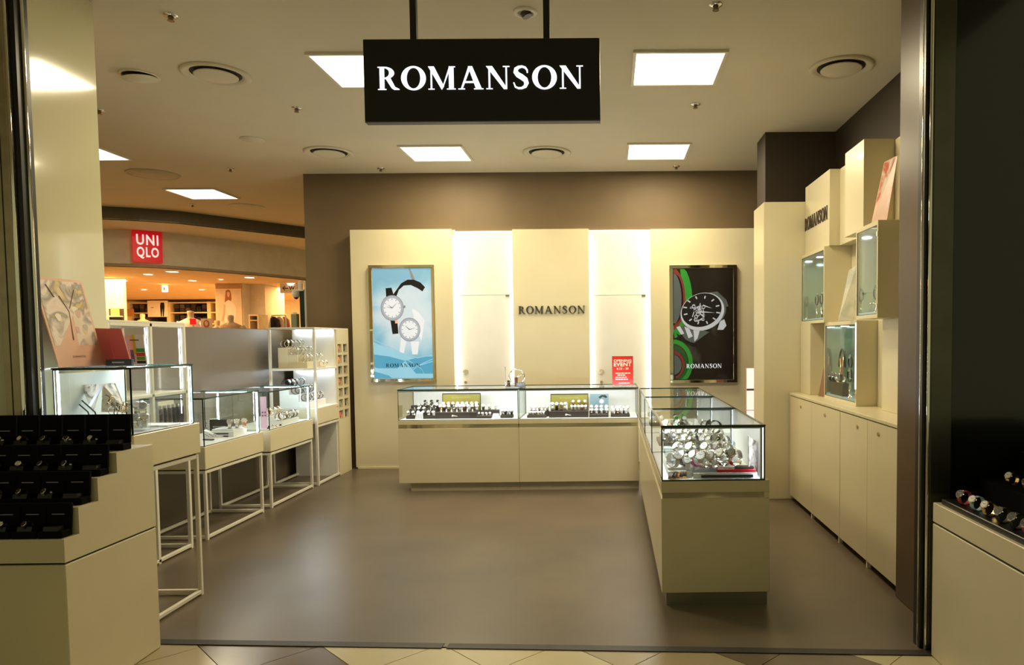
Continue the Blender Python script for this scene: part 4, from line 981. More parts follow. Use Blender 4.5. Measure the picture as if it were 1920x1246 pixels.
for a, b_ in (((.45, .30), (.52, .62)), ((.52, .62), (.40, .80)), ((.55, .66), (.75, .88)), ((.30, .78), (.20, .92))):
    p0, p1 = L_(*a), L_(*b_); s_ = (q1 - q0).normalized() * .003
    g.prism([p0 - s_, p0 + s_, p1 + s_ * .6, p1 - s_ * .6], nrm * .0042)
wp(g.build('stems', mat('stem brown', srgb(120, 76, 56), .6), t))
wp(sans('caption', 'ROMANSON', t, mat('caption grey', srgb(120, 100, 90), .5), L_(.34, .10), q1 - q0, q3 - q0, .012, None, 0, .0015))
REDF = mat('dusty red board', srgb(204, 84, 86), .45)
f0, f1 = at(190, 677, Y=4.10), at(246, 677, Y=4.00); f0.z = f1.z = zt1
f2, f3 = at(227, 616, Y=4.08), at(176, 615, Y=4.16)
t = thing('red_folder', 'dusty red two panel folder standing on the tall case', 'display board', (-2.78, 4.05, zt1))
m0, m1 = f0.lerp(f1, .49), f3.lerp(f2, .49)
wp(G().slab([f0, m0, m1, f3], .006).build('panel', REDF, t))
n0, n1 = f0.lerp(f1, .505), f3.lerp(f2, .505)
wp(G().slab([n0, f1, f2, n1], .006).build('panel', REDF, t))
t = thing('name_block', 'small black name block in front of the red folder', 'sign', (-2.75, 3.97, zt1))
a, b = at(197, 678, Y=3.96), at(246, 678, Y=3.96)
part('block', t, BLACK, (a.x, b.x, 3.96, 3.985, zt1, zt1 + .036), b=.003)
wp(sans('name', 'ROMANSON', t, PW, ((a.x + b.x) / 2, 3.9598, zt1 + .014), (1, 0, 0), (0, 0, 1), .008, None, 0, .0003, 'CENTER'))
c0, c1 = at(246, 678, Y=4.05), at(276, 678, Y=4.05); c0.z = c1.z = zt1
c2, c3 = at(268, 627, Y=4.10), at(237, 627, Y=4.10)
t = thing('strap_catalogue', 'white catalogue card with coloured straps beside the red folder', 'card', (-2.66, 4.12, zt1))
wp(G().slab([c0, c1, c2, c3], .004).build('sheet', PW, t))
L_ = lambda a, b_: c0.lerp(c1, a).lerp(c3.lerp(c2, a), b_); nrm = (c1 - c0).cross(c3 - c0).normalized()
for i, (a0, a1, b0, b1, m) in enumerate(((.30, .46, .35, 1.0, (220, 200, 30)), (.44, .94, .42, .54, (40, 160, 70)), (.42, .94, .29, .40, (220, 60, 40)), (.42, .92, .16, .27, (110, 180, 50)), (.40, .94, .05, .13, (20, 20, 24)), (.08, .28, .10, .50, (120, 130, 170)), (.15, .7, .80, .83, (60, 60, 60)))):
    wp(G().prism([L_(a0, b0) + nrm * .0005, L_(a1, b0) + nrm * .0005, L_(a1, b1) + nrm * .0005, L_(a0, b1) + nrm * .0005], nrm * (.0003 + .0001 * i)).build('printed_strap', mat('ink%d' % i, srgb(*m), .5), t))
# --- middle low case contents
zd = .720
for i, (u, v, hh, wd) in enumerate(((394, 811, .12, .08), (414, 810, .09, .065), (431, 816, .065, .052))):
    c = at(u, v, Z=zd)
    t = thing('earring_stand', 'white earring stand, %s from left, middle low case' % ['tallest, first', 'second', 'smallest, third'][i], 'earring stand', (c.x, c.y, zd), -.35, 'white earring stands')
    G().prism([(-wd / 2, -.03, 0), (wd / 2, -.03, 0), (wd * .14, 0, hh), (-wd * .14, 0, hh)], (0, .06, 0)).build('wedge', WHITEB, t)
    g = G()
    for k_ in range(4): g.cyl((-.01 + .012 * (k_ % 2), -.031, hh * (.2 + .18 * k_)), (-.01 + .012 * (k_ % 2), -.036, hh * (.2 + .18 * k_)), .004, n=8)
    for k_ in range(4): g.cyl((wd * .5 - wd * .09 * k_ - .004, .0 - .012, hh * (.1 + .2 * k_)), (wd * .5 - wd * .09 * k_ + .004, -.012, hh * (.1 + .2 * k_) + .004), .004, n=8)
    g.build('earrings', LEATHB, t)
c = at(398, 819, Z=zd)
t = thing('earring_board', 'white sloping board with small earrings in the middle low case', 'earring stand', (c.x, c.y, zd))
G().prism([(-.06, -.03, 0), (.07, -.03, 0), (.07, -.03, .010), (-.06, -.03, .062)], (0, .05, 0)).build('board', WHITEB, t)
g = G()
for k_ in range(9):
    x = -.05 + .012 * k_; h_ = .010 + .008 * ((k_ * 5) % 3); g.cyl((x, -.031, h_), (x, -.035, h_), .0034, n=8)
g.build('earrings', mat('dark beads', (.05, .04, .05), .3), t)
for i, (u, v, y, l) in enumerate(((391, 825, 5.43, .09), (421, 818.5, 5.72, .08))):
    c = at(u, v, Z=zd)
    t = thing('dark_bar', ['long dark price bar at the near front of the middle low case', 'short dark price bar before the smallest earring stand'][i], 'price rail', (c.x, c.y, zd), -.2)
    G().box(-l / 2, l / 2, -.012, .012, 0, .012, .002).build('bar', mat('slate bar', (.05, .05, .08), .4), t)
t = thing('white_step', 'white two step block with a dark slot in the middle low case', 'display stand', (-3.2, 6.0, zd))
part('block', t, WHITEB, (-3.36, -3.14, 5.92, 6.14, zd, zd + .045), (-3.34, -3.16, 5.96, 6.14, zd + .045, zd + .060), b=.001)
part('slot', t, BLACK, (-3.32, -3.18, 5.918, 5.920, zd + .022, zd + .034))
t = thing('black_gift_box', 'open black gift box standing in the middle low case', 'box', (-3.38, 6.05, zd))
part('box', t, BLACK, (-3.47, -3.30, 6.16, 6.21, zd, zd + .12), b=.003)
wp(sans('name', 'ROMANSON', t, PW, (-3.385, 6.1595, zd + .05), (1, 0, 0), (0, 0, 1), .014, None, 0, .0003, 'CENTER'))
for i, s in enumerate(('steels', 'steel', 'rose')):
    watch(s, (-3.22 + .045 * i, 6.02 + .03 * i, zd + .060), '%s, %s on white step, middle low case' % (DESC[s], ORD[i]), 'watches in the low cases', .4, 1.2)
# --- far low case contents
zd = .714
t = thing('pink_card', 'pink earring card standing at the near end of the far low case', 'card', (-3.2, 6.5, zd))
a, b = at(488, 760, Y=6.52), at(499, 743, Y=6.52)
part('sheet', t, mat('pink card', srgb(222, 182, 200), .4), (a.x, b.x, 6.52, 6.524, zd, b.z))
g = G()
for k_ in range(4): g.cyl((a.x + .02 + .025 * (k_ % 2), 6.519, zd + .12 + .03 * (k_ // 2)), (a.x + .02 + .025 * (k_ % 2), 6.514, zd + .12 + .03 * (k_ // 2)), .007, n=8)
wp(g.build('earrings', mat('dark pink stones', (.25, .03, .08), .3), t))
t = thing('white_step', 'white low block under the watch loops in the far low case', 'display stand', (-3.2, 6.95, zd))
part('block', t, WHITEB, (-3.40, -3.13, 6.78, 7.14, zd, zd + .040), (-3.40, -3.26, 6.84, 7.14, zd + .040, zd + .075), b=.001)
for i, s in enumerate(('steelb', 'brown', 'steelb', 'blackb', 'blackb')):
    watch(s, (-3.17, 6.81 + .075 * i, zd + .040), '%s, %s from near end, white block, far low case' % (DESC[s], ORD[i]), 'watches in the low cases', 1.6, 1.25, .017)
for i, s in enumerate(('rose', 'white', 'rose')):
    watch(s, (-3.32, 6.88 + .09 * i, zd + .075), '%s, %s from near end, rear row, far low case' % (DESC[s], ORD[i]), 'watches in the low cases', 1.6, 1.25, .017)
for i in range(7):
    c = V(-3.13 - .05 * (i % 2), 6.50 + .04 * i, zd)
    t = thing('trinket', 'tiny trinket, %s from near end, floor of far low case' % ORD[i], 'trinket', c, group='tiny trinkets')
    G().lathe([(.010, 0), (.012, .006), (.006, .014), (.0005, .016)], n=8).build('stone', [BLACK, ROSE, STEEL][i % 3], t)

# ------------------------------------------------------------------ far shelf unit
ZR = 1.635
t = thing('shelf_unit', 'white open shelf unit with strap holes beside the back wall', 'shelf', (-3.3, 7.85, 0), group='white shelf units')
x0, x1, y0, y1, ye = -3.545, -3.06, 7.415, 8.36, 8.0; s = .025
for x in (x0, x1 - s):
    part('post', t, WHITEF, (x, x + s, y0, y0 + s, 0, ZR), b=.002)
part('rail', t, WHITEF, (x0 + s, x1 - s, y0, y0 + s, .012, .034), b=.002)
part('rail', t, WHITEF, (x1 - s, x1, y0 + s, ye, .012, .034), b=.002)
part('rail', t, WHITEF, (x0, x0 + s, y0 + s, ye, .012, .034), b=.002)
part('top', t, WHITEF, (x0, x1, y0, y1, ZR, ZR + .018), b=.002)
part('shelf', t, WHITE, (x0, x1 - .003, y0 + .003, ye, 1.205, 1.228), b=.002)
part('drawer_box', t, CREAM, (x0, x1, y0 + s, ye, .645, .80), b=.003)
part('shelf', t, WHITE, (x0, x1, y0 + s, ye, .80, .812), b=.002)
part('rail', t, WHITEF, (x1 - s, x1, y0 + s, ye, .612, .634), b=.002)
part('inner_panel', t, WHITE, (x0, x1 - .02, ye - .016, ye, 0, ZR))
part('lock', t, STEEL, (x1, x1 + .004, ye - .05, ye - .02, .775, .785))
part('led_strip', t, LED, (x0 + .05, x1 - .04, ye - .034, ye - .018, ZR - .008, ZR - .002), (x0 + .05, x1 - .04, ye - .034, ye - .018, 1.197, 1.203))
# end block: grid of square holes, built as stiles and rails
hy = [(8.025, 8.145), (8.19, 8.31)]
hz = [(1.475 - i * .125, 1.475 - i * .125 - .098) for i in range(7)]
g = G()
for a, b_ in ((ye, hy[0][0]), (hy[0][1], hy[1][0]), (hy[1][1], y1)): g.box(x1 - .12, x1, a, b_, 0, ZR)
for a, b_ in hy:
    zz = ZR
    for h1_, h0_ in hz: g.box(x1 - .12, x1, a, b_, h1_, zz); zz = h0_
    g.box(x1 - .12, x1, a, b_, 0, zz)
g.box(x0, x1 - .12, ye, y1, 0, ZR)
wp(g.build('end_block', CREAM, t))
part('hole_lining', t, mat('dark hole lining', (.05, .036, .028), .7), (x1 - .119, x1 - .112, hy[0][0] - .005, hy[1][1] + .005, hz[6][1] - .005, hz[0][0] + .005))
STC = [(.60, .24, .10), (.05, .045, .04), (.85, .30, .08), (.06, .06, .06), (.05, .035, .03), (.14, .06, .04), (.60, .16, .05), (.05, .03, .025), (.35, .25, .12), (.05, .035, .03), (.3, .28, .2), (.06, .035, .03), (.75, .06, .05), (.05, .03, .03)]
k_ = 0
for r_ in range(7):
    for c_ in range(2):
        a, b_ = hy[c_]; z0 = hz[r_][1]
        m = mat('strap ink %d' % k_, STC[k_], .5, bump=.2)
        t = thing('strap_roll', 'rolled strap in %s row, %s hole of shelf unit end' % (ORD[r_], ('left', 'right')[c_]), 'watch strap', (x1 - .06, (a + b_) / 2, z0), .4, 'straps in the square holes')
        G().strip([(0, -.045 + .075 * q_ / 10, .004 + .082 * math.sin(pi * (.15 + .7 * q_ / 10)) ) for q_ in range(11)], [(0, -.045 + .075 * q_ / 10, .0 + .040 * math.sin(pi * (.15 + .7 * q_ / 10)) - .0) for q_ in range(11)], (.05, 0, 0)).build('band', m, t)
        G().box(-.005, .036, -.052, -.040, .012, .05, .002).build('buckle', STEEL, t)
        k_ += 1
# stair stands with watches on both shelves
for sh, (z0, nm, st) in enumerate(((1.228, 'upper', ['steels', 'steel', 'steels', 'steel', 'steelb']), (.812, 'lower', ['blackb', 'black', 'blackb', 'steelb', 'black']))):
    t = thing('stair_stand', 'white stair shaped watch stand on the %s shelf of the far unit' % nm, 'display stand', (-3.27, 7.7, z0), group='white stair stands')
    hs = (.215, .14, .065)
    for i in range(3):
        xa = -3.47 + .10 * i
        part('step', t, CREAM if sh == 0 else WHITEB, (xa, xa + .10, 7.47, 7.93, z0, z0 + hs[i]), b=.002)
    for i in range(3):
        for j in range(5):
            s_ = st[(i + j) % 5]
            watch(s_, (-3.42 + .10 * i, 7.52 + .088 * j, z0 + hs[i]), '%s, %s from near end, %s step, %s stair stand' % (DESC[s_], ORD[j], ('top', 'middle', 'bottom')[i], nm), 'watches on the stair stands', 1.75, 1.25)
for j, s_ in enumerate(('white', 'steel')):
    watch(s_, (-3.12, 7.66 + .1 * j, 1.228), '%s, %s from near end, before the upper stair stand' % (DESC[s_], ORD[j]), 'watches on the stair stands', 1.75, 1.2)
# ------------------------------------------------------------------ near shelf unit (mostly behind the tall case)
t = thing('shelf_unit', 'white open shelf unit behind the tall jewellery case', 'shelf', (-3.3, 4.8, 0), group='white shelf units')
y0, y1 = 4.40, 5.205
for y in (y0, 4.805, y1 - s):
    part('post', t, WHITEF, (x1 - .02 - s, x1 - .02, y, y + s, .0, ZR), b=.002)
for y in (y0, y1 - s):
    part('post', t, WHITEF, (x0, x0 + s, y, y + s, 0, ZR), b=.002)
    part('rail', t, WHITEF, (x0 + s, x1 - .02 - s, y, y + s, .012, .034), b=.002)
    part('rail', t, WHITEF, (x0 + s, x1 - .02 - s, y, y + s, ZR - .022, ZR), b=.002)
for x in (x0, x1 - .02 - s):
    part('rail', t, WHITEF, (x, x + s, y0 + s, y1 - s, .012, .034), b=.002)
    part('rail', t, WHITEF, (x, x + s, y0 + s, y1 - s, ZR - .022, ZR), b=.002)
part('top', t, WHITEF, (x0, x1 - .02, y0, y1, ZR, ZR + .014), b=.002)
part('shelf', t, WHITE, (x0, x1 - .02, y0, y1, 1.14, 1.16), b=.002)
part('drawer_box', t, CREAM, (x0, x1 - .02, y0, y1, .70, .86), b=.003)
part('rail', t, WHITEF, (x1 - .045, x1 - .02, y0 + s, y1 - s, .66, .682), b=.002)
part('led_strip', t, LEDR, (x1 - .053, x1 - .048, y1 - .033, y1 - .028, 1.17, ZR - .03), (x1 - .053, x1 - .048, 4.798, 4.803, 1.17, ZR - .03))
for i in range(2):
    t = thing('white_box', 'white carton, %s from the left in the near shelf unit' % ORD[i], 'box', (-3.16, 4.72 + .26 * i, .86), group='white cartons in the near shelf unit')
    G().box(-.10, .06, -.09, .09, 0, .24, .003).build('carton', WHITEB, t)
    G().box(-.10, .06, -.002, .002, .2395, .2405).build('flap_line', GRYI, t)
for i in range(6):
    m = [LEATHN, LEATHB, LEATHN, LEATHB, LEATHB, LEATHN][i]
    t = thing('hanging_strap', 'dark strap pack, %s from left, behind the tall case glass' % ORD[i], 'watch strap', (-3.09, 4.90 + .048 * i, .88), -.5, 'hanging strap packs')
    G().box(-.02, .02, -.004, .004, 0, .17, .002).build('strap', m, t)
    G().box(-.016, .016, -.005, .005, .17, .195, .002).build('hook', STEEL, t)

# ------------------------------------------------------------------ right side: low cabinets
ZK = .968
CP = [6.555, 5.84, 5.11, 4.56, 4.055]
for n in range(2):
    y1, ym, y0 = CP[2 * n], CP[2 * n + 1], CP[2 * n + 2]
    t = thing('low_cabinet', ['white two door low cabinet beside the cream column', 'white two door low cabinet running behind the right pilaster'][n], 'cabinet', (1.92, (y0 + y1) / 2, 0), group='white low cabinets')
    part('carcass', t, CREAM, (1.668, 2.19, y0 + .003, y1 - .003, .05, ZK))
    part('plinth', t, DARK, (1.74, 2.19, y0 + .003, y1 - .003, .0, .05))
    part('worktop', t, CREAM, (1.640, 2.19, y0 + .001, y1 - .001, ZK + .004, ZK + .027), b=.003)
    part('shadow_line', t, mat('shadow line strip', (.30, .26, .17), .6), (1.652, 1.70, y0 + .003, y1 - .003, ZK, ZK + .004))
    for a, b_ in ((ym + .0015, y1 - .004), (y0 + .004, ym - .0015)):
        d = part('door', t, CREAM, (1.645, 1.667, a, b_, .048, ZK - .003), b=.0015)
        yk = at([1502, 1547, 1608, 1648][n * 2 + (0 if a > ym else 1)], 770, X=1.645).y
        yk = min(max(yk, a + .04), b_ - .04)
        o = G().cyl((1.645, yk, .90), (1.638, yk, .90), .013, n=12).build('lock', HW, d)
    for y in (y0 + .02, ym):
        part('foot', t, WHITEF, (1.65, 1.675, y, y + .02, .0, .048))
# ------------------------------------------------------------------ right side: boxes and lit niches on the cabinets
ZTOP, ZM, ZL = 2.86, 2.243, 1.62
XB = 1.975
ZK2 = ZK + .0275
struct(G().box(XB, 2.195, 4.06, 6.565, ZK2, ZTOP - .005).build('wall_right', CREAM), 'cream back panel behind the display boxes')
def wbox(label, x, y0, y1, z0, z1):
    t = thing('wall_box', label, 'wall box', ((x + XB) / 2, (y0 + y1) / 2, z0), group='cream display wall boxes')
    part('shell', t, CREAM, (x, XB - .001, y0, y1, z0, z1), b=.002); return t
u1 = wbox('cream wall box carrying dark shop letters next to the column', 1.785, 5.845, 6.565, ZM + .001, ZTOP)
a, b = at(1510, 430, X=1.785), at(1552, 408, X=1.785)
for o in serif_word('ROMANSON', u1, mat('dark brown letters', (.04, .022, .015), .4), (1.784, a.y, 2.465), (0, -1, 0), (0, 0, 1), abs(a.y - b.y), .112, (-.006, 0, 0)): wp(o)
wbox('shallow cream wall box between the lettered box and the tall box', 1.87, 5.386, 5.843, ZM + .001, ZTOP)
wbox('tall protruding cream wall box near the top of the display wall', 1.76, 4.99, 5.384, ZM + .001, ZTOP + .004)
wbox('cream wall box at the top, mostly behind the pilaster', 1.85, 4.07, 4.50, ZM + .001, ZTOP + .12)
wbox('lower cream wall box beside the column on the cabinet', 1.745, 6.25, 6.565, ZK2, ZL - .001)
wbox('shallow lower cream wall box right of the lower niche', 1.93, 4.89, 5.155, ZK2, ZL - .001)
wbox('lower cream wall box at the right end, beside the pilaster', 1.86, 4.07, 4.888, ZK2, ZL - .001)
NICH = mat('mirror niche lining', (.62, .74, .68), .10, .75, var=.02)
SPOT = emis('niche spot', (.93, .97, 1.0), 14)
def niche(label, x, y0, y1, z0, z1, spots):
    """glazed box open to the aisle: top, bottom, two sides, mirrored back"""
    t = thing('display_niche', label, 'display case', ((x + XB) / 2, (y0 + y1) / 2, z0), group='lit display niches'); w_ = .018
    part('side', t, CREAM, (x, XB - .001, y0, y0 + w_, z0, z1), b=.001); part('side', t, CREAM, (x, XB - .001, y1 - w_, y1, z0, z1), b=.001)
    part('top', t, CREAM, (x, XB - .001, y0 + w_, y1 - w_, z1 - w_ * 1.6, z1), b=.001); part('bottom', t, CREAM, (x, XB - .001, y0 + w_, y1 - w_, z0, z0 + w_ * 1.4), b=.001)
    part('back', t, NICH, (XB - .012, XB - .002, y0 + w_, y1 - w_, z0 + w_ * 1.4, z1 - w_ * 1.6))
    part('side_lining', t, NICH, (x + .015, XB - .012, y1 - w_ - .003, y1 - w_, z0 + w_ * 1.4, z1 - w_ * 1.6))
    part('deck', t, mat('pale blue deck', (.45, .62, .78), .3), (x + .012, XB - .012, y0 + w_, y1 - w_ - .003, z0 + w_ * 1.4, z0 + w_ * 1.4 + .018))
    part('ceiling_panel', t, mat('niche grey', (.36, .40, .42), .4), (x + .01, XB - .012, y0 + w_, y1 - w_ - .003, z1 - w_ * 1.6 - .004, z1 - w_ * 1.6))
    pane('glass', x + .001, x + .005, y0 + w_, y1 - w_, z0 + w_ * 1.4, z1 - w_ * 1.6, t)
    part('hinge', t, CHROME, (x - .003, x + .001, y0 + .003, y0 + .02, z0 + .06, z0 + .09)); part('hinge', t, CHROME, (x - .003, x + .001, y0 + .003, y0 + .02, z1 - .10, z1 - .07))
    for sy in spots:
        wp(G().cyl(((x + XB) / 2, sy, z1 - w_ * 1.6 - .0045), ((x + XB) / 2, sy, z1 - w_ * 1.6 - .008), .032, n=18).build('spot', SPOT, t))
    return t
niche('upper lit display niche next to the cream column', 1.75, 5.865, 6.565, ZL, ZM, (6.05, 6.36))
niche('upper lit display niche at the right beside the pilaster', 1.71, 4.58, 4.985, ZL, ZM, (4.78,))
t = niche('lower lit display niche standing on the cabinet', 1.776, 5.16, 5.93, ZK2, ZL, (5.36, 5.72))
part('edge_light', t, LEDV, (1.772, 1.7755, 5.162, 5.174, 1.12, 1.60))
GN = 'things in the lit niches'
def ring_stand(x, y, z, label, h=.15, r=.045):
    t = thing('ring_stand', label, 'watch', (x, y, z), group=GN)
    G().lathe([(.022, 0), (.02, .006), (.006, .012), (.005, h - r)], n=10).build('post', CHROME, t)
    G().tube([(0, r * cos(a), h + r * sin(a)) for a in [2 * pi * i / 24 for i in range(24)]], .005, 8, closed=True).build('bangle', LEATHB, t)
    G().cyl((-.004, -.01, h + r * .9), (-.010, -.01, h + r * .95), .018, n=16).build('face', CHROME, t)
zl = ZL + .044
ring_stand(1.84, 6.38, zl, 'watch loop on a chrome post, first from the column in the upper niche', .17)
ring_stand(1.84, 6.24, zl, 'watch loop on a chrome post, second from the column in the upper niche', .17)
t = thing('black_case', 'open black watch case in the upper niche next to the column', 'box', (1.84, 6.0, zl), group=GN)
G().box(-.05, .06, -.08, .08, 0, .03, .003).build('base', BLACK, t)
G().prism([(.06, -.08, .02), (.06, .08, .02), (.09, .08, .17), (.09, -.08, .17)], (.006, 0, 0)).build('lid', BLACK, t)
watch('blackb', (1.83, 6.06, zl + .03), 'black strap watch lying before the open black case in the upper niche', GN, -1.2, 1.1)
for i in range(2):
    ring_stand(1.79, 4.72 + .1 * i, zl, 'black watch loop, %s from the pilaster in the right upper niche' % ORD[i], .13, .042)
for i in range(4):
    t = thing('glass_bottle', 'small clear bottle, %s from the pilaster in the right upper niche' % ORD[i], 'bottle', (1.755, 4.64 + .06 * i, zl), group=GN)
    G().lathe([(.011, 0), (.012, .03), (.006, .04), (.006, .052), (.0005, .053)], n=10).build('flask', ACRYL, t)
    G().lathe([(.007, .052), (.007, .062), (.0005, .063)], n=10).build('cap', CHROME, t)
zl = ZK2 + .044
t = thing('necklace_bust', 'tall clear arched necklace stand in the lower niche', 'display stand', (1.86, 5.72, zl), group=GN)
arch = [(0, -.075, 0), (0, -.075, .22), (0, -.06, .30), (0, -.03, .35), (0, 0, .365), (0, .03, .35), (0, .06, .30), (0, .075, .22), (0, .075, 0)]
G().prism(arch, (.012, 0, 0)).build('arch', mat('green acrylic', (.20, .34, .28), .06, .3), t)
G().tube([(-.006, p[1] * 1.02, p[2]) for p in arch[1:8]], .006, 8).build('chain', LEATHB, t)
G().tube([(-.004, -.04, .30), (-.012, -.01, .14), (-.012, 0, .10), (-.012, .01, .14), (-.004, .04, .30)], .006, 8).build('ribbon', ROSE, t)
t = thing('black_case', 'black velvet case at the foot of the necklace stand in the lower niche', 'box', (1.82, 5.66, zl), group=GN)
G().box(-.03, .02, -.16, .16, 0, .10, .003).build('case', BLACK, t)
ring_stand(1.82, 5.42, zl, 'tall watch loop on a chrome post in the lower niche', .27, .045)
ring_stand(1.81, 5.40, zl, 'lower watch loop on a chrome post in the lower niche', .17, .048)
ring_stand(1.86, 5.25, zl, 'watch loop at the right edge of the lower niche', .25, .05)
for i in range(3): watch('blackb' if i else 'steelb', (1.80, 5.58 + .09 * i, zl + .10), '%s, %s from the right on the black velvet case' % (DESC['blackb' if i else 'steelb'], ORD[i]), GN, -1.2, 1.2)
# cards leaning on the boxes
p = [V(1.80, 5.24, ZL), V(1.965, 5.24, ZL), V(1.965, 5.36, ZL + .53), V(1.89, 5.36, ZL + .53)]
SILK = print_mat('white silk print', [(.3, srgb(200, 208, 200)), (.5, srgb(226, 226, 214)), (.7, srgb(236, 236, 228))], 7, .4, 0, 2, (1, 1, .6), 2)
p = [at(1572, 606, Y=5.25), at(1606, 606, Y=5.25), at(1607, 496, Y=5.45), at(1592, 506, Y=5.45)]
for q_ in p[:2]: q_.z = ZL + .001
t = card('silk_card', 'white silk picture card leaning above the lower niche', 'card', p, SILK, .004)
nrm = (p[1] - p[0]).cross(p[3] - p[0]).normalized()
wp(sans('caption', 'ROMANSON', t, GRYI, p[0].lerp(p[3], .5).lerp(p[1].lerp(p[2], .5), .3), p[1] - p[0], p[3] - p[0], .018, None, 0, .002))
BLO2 = print_mat('red bloom print', [(.3, srgb(226, 214, 196)), (.48, srgb(214, 196, 176)), (.58, srgb(200, 80, 50)), (.7, srgb(120, 80, 60))], 6, .3, 0, 1.6, (1, 1, .5), 4)
p = [at(1634, 424, Y=4.72), at(1663, 418, Y=4.60), at(1683, 291, Y=4.66), at(1658, 304, Y=4.80)]
for q_ in p[:2]: q_.z = ZM + .002
t = card('flower_board', 'orange flower board leaning on top of the right upper niche', 'display board', p, PEACH, .005)
nrm = (p[1] - p[0]).cross(p[3] - p[0]).normalized()
L_ = lambda a, b_: p[0].lerp(p[1], a).lerp(p[3].lerp(p[2], a), b_)
wp(G().slab([L_(.05, .2) + nrm * .001, L_(.95, .2) + nrm * .001, L_(.95, .98) + nrm * .001, L_(.05, .98) + nrm * .001], .0008).build('picture', BLO2, t))
p = [at(1534, 740, Y=6.10), at(1546, 743, Y=6.0), at(1547, 684, Y=6.02), at(1544, 690, Y=6.06)]
for q_ in p[:2]: q_.z = ZK2 + .001
card('copper_card', 'narrow copper brown card leaning beside the lower niche', 'card', p, mat('copper card', (.30, .16, .09), .3, .4), .003)
# narrow mirror in the gap before the column; reflection painted as glowing print
p0, p1 = at(1400, 760, Y=7.3), at(1415.5, 690, Y=7.3)
t = thing('mirror_panel', 'narrow upright mirror with painted pale reflection left of the column', 'mirror', ((p0.x + p1.x) / 2, 7.3, 0))
PINKREFL = print_mat('painted pink reflection', [(.35, srgb(250, 236, 226)), (.6, srgb(246, 222, 210)), (.75, srgb(214, 160, 140))], 9, .3, .9, 1.5, (1, 1, .4), 8)
part('box', t, mat('pink frame', srgb(190, 140, 120), .4), (p0.x - .004, p1.x + .006, 7.304, 7.345, 0, p1.z + .006), b=.002)
part('face', t, PINKREFL, (p0.x, p1.x, 7.300, 7.304, .02, p1.z))
zz = at(1405, 730, Y=7.3).z
part('reflected_line', t, mat('grey divider', (.12, .11, .11), .4), (p0.x, p1.x, 7.297, 7.300, zz - .01, zz + .01), (p0.x, p1.x, 7.297, 7.300, zz - .215, zz - .21))  # counter edges reflected in the mirror, painted on as dark lines

# ------------------------------------------------------------------ stepped stand in front, left
t = thing('stepped_stand', 'cream stepped floor stand carrying rows of open black watch boxes', 'display stand', (-2.65, 3.18, 0))
SX0, SX1 = -3.10, -2.243
part('base', t, CREAM, (SX0, SX1, 2.90, 3.485, 0, .598), b=.003)
part('joint', t, DARK, (SX0 + .006, SX1 - .006, 2.906, 3.479, .598, .607))
RIS = [(2.90, .705), (2.985, .817), (3.103, .917), (3.228, 1.008)]
prof = [(2.90, .607), (3.485, .607), (3.485, 1.008)]
for i in range(3, -1, -1):
    prof += [(RIS[i][0], RIS[i][1])]
    if i: prof += [(RIS[i][0], RIS[i - 1][1])]
wp(G().prism([(SX0, y, z) for y, z in prof], (SX1 - SX0, 0, 0)).build('steps', CREAM, t))
BOXL = mat('box logo silver', (.30, .30, .30), .4, .6)
def wbx(): return G().box(-.051, .051, -.030, .030, 0, .030, .003)
def wlid(h):
    def f(): return G().prism([(-.050, .020, .030), (.050, .020, .030), (.050, .030, .030 + h), (-.050, .030, .030 + h)], (0, .010, 0))
    return f
def wcush(): return G().prism([(-.03, -.026, .030), (-.03, .014, .030), (-.03, .008, .048), (-.03, -.020, .048)], (.06, 0, 0))
ST = ['steelb', 'blackb', 'steel', 'blackb', 'brown', 'steelb', 'black']
for r_ in range(4):
    y0, z0 = RIS[r_][0] + (.038 if r_ == 0 else .066), RIS[r_][1]
    if r_ == 3: y0 += .03
    nb = 7; xr = SX1 - .065
    for i in range(nb):
        x = xr - i * .1065
        if x - .055 < SX0: continue
        rn = ('front', 'second', 'third', 'top')[r_]
        t = thing('watch_box', 'open black watch box, %s from right, %s row of stepped stand' % (ORD[i], rn), 'watch box', (x, y0, z0), group='open watch boxes on the stepped stand')
        link('base', cached('boxbase', BLACKV, wbx), t)
        ld = link('lid', cached('boxlid%d' % (r_ == 3), BLACKV, wlid(.132 if r_ == 3 else .104)), t)
        link('cushion', cached('boxcushion', BLACK, wcush), t)
        link('logo_bar', cached('boxlogo', BOXL, lambda: G().box(-.026, .026, .0205, .0225, .088, .0915)), ld)
        if (r_, i) in ((3, 0), (2, 0), (1, 0)) : continue
        if r_ == 0 and i == 0: continue
        s_ = ST[(i * 3 + r_ * 2) % 7]
        w_ = watch(s_, (x + random.uniform(-.006, .006), y0 - .006, z0 + .031), '%s in the %s box from right, %s row of stepped stand' % (DESC[s_], ORD[i], rn), 'watches in the boxes of the stepped stand', random.uniform(-.25, .25), .60)
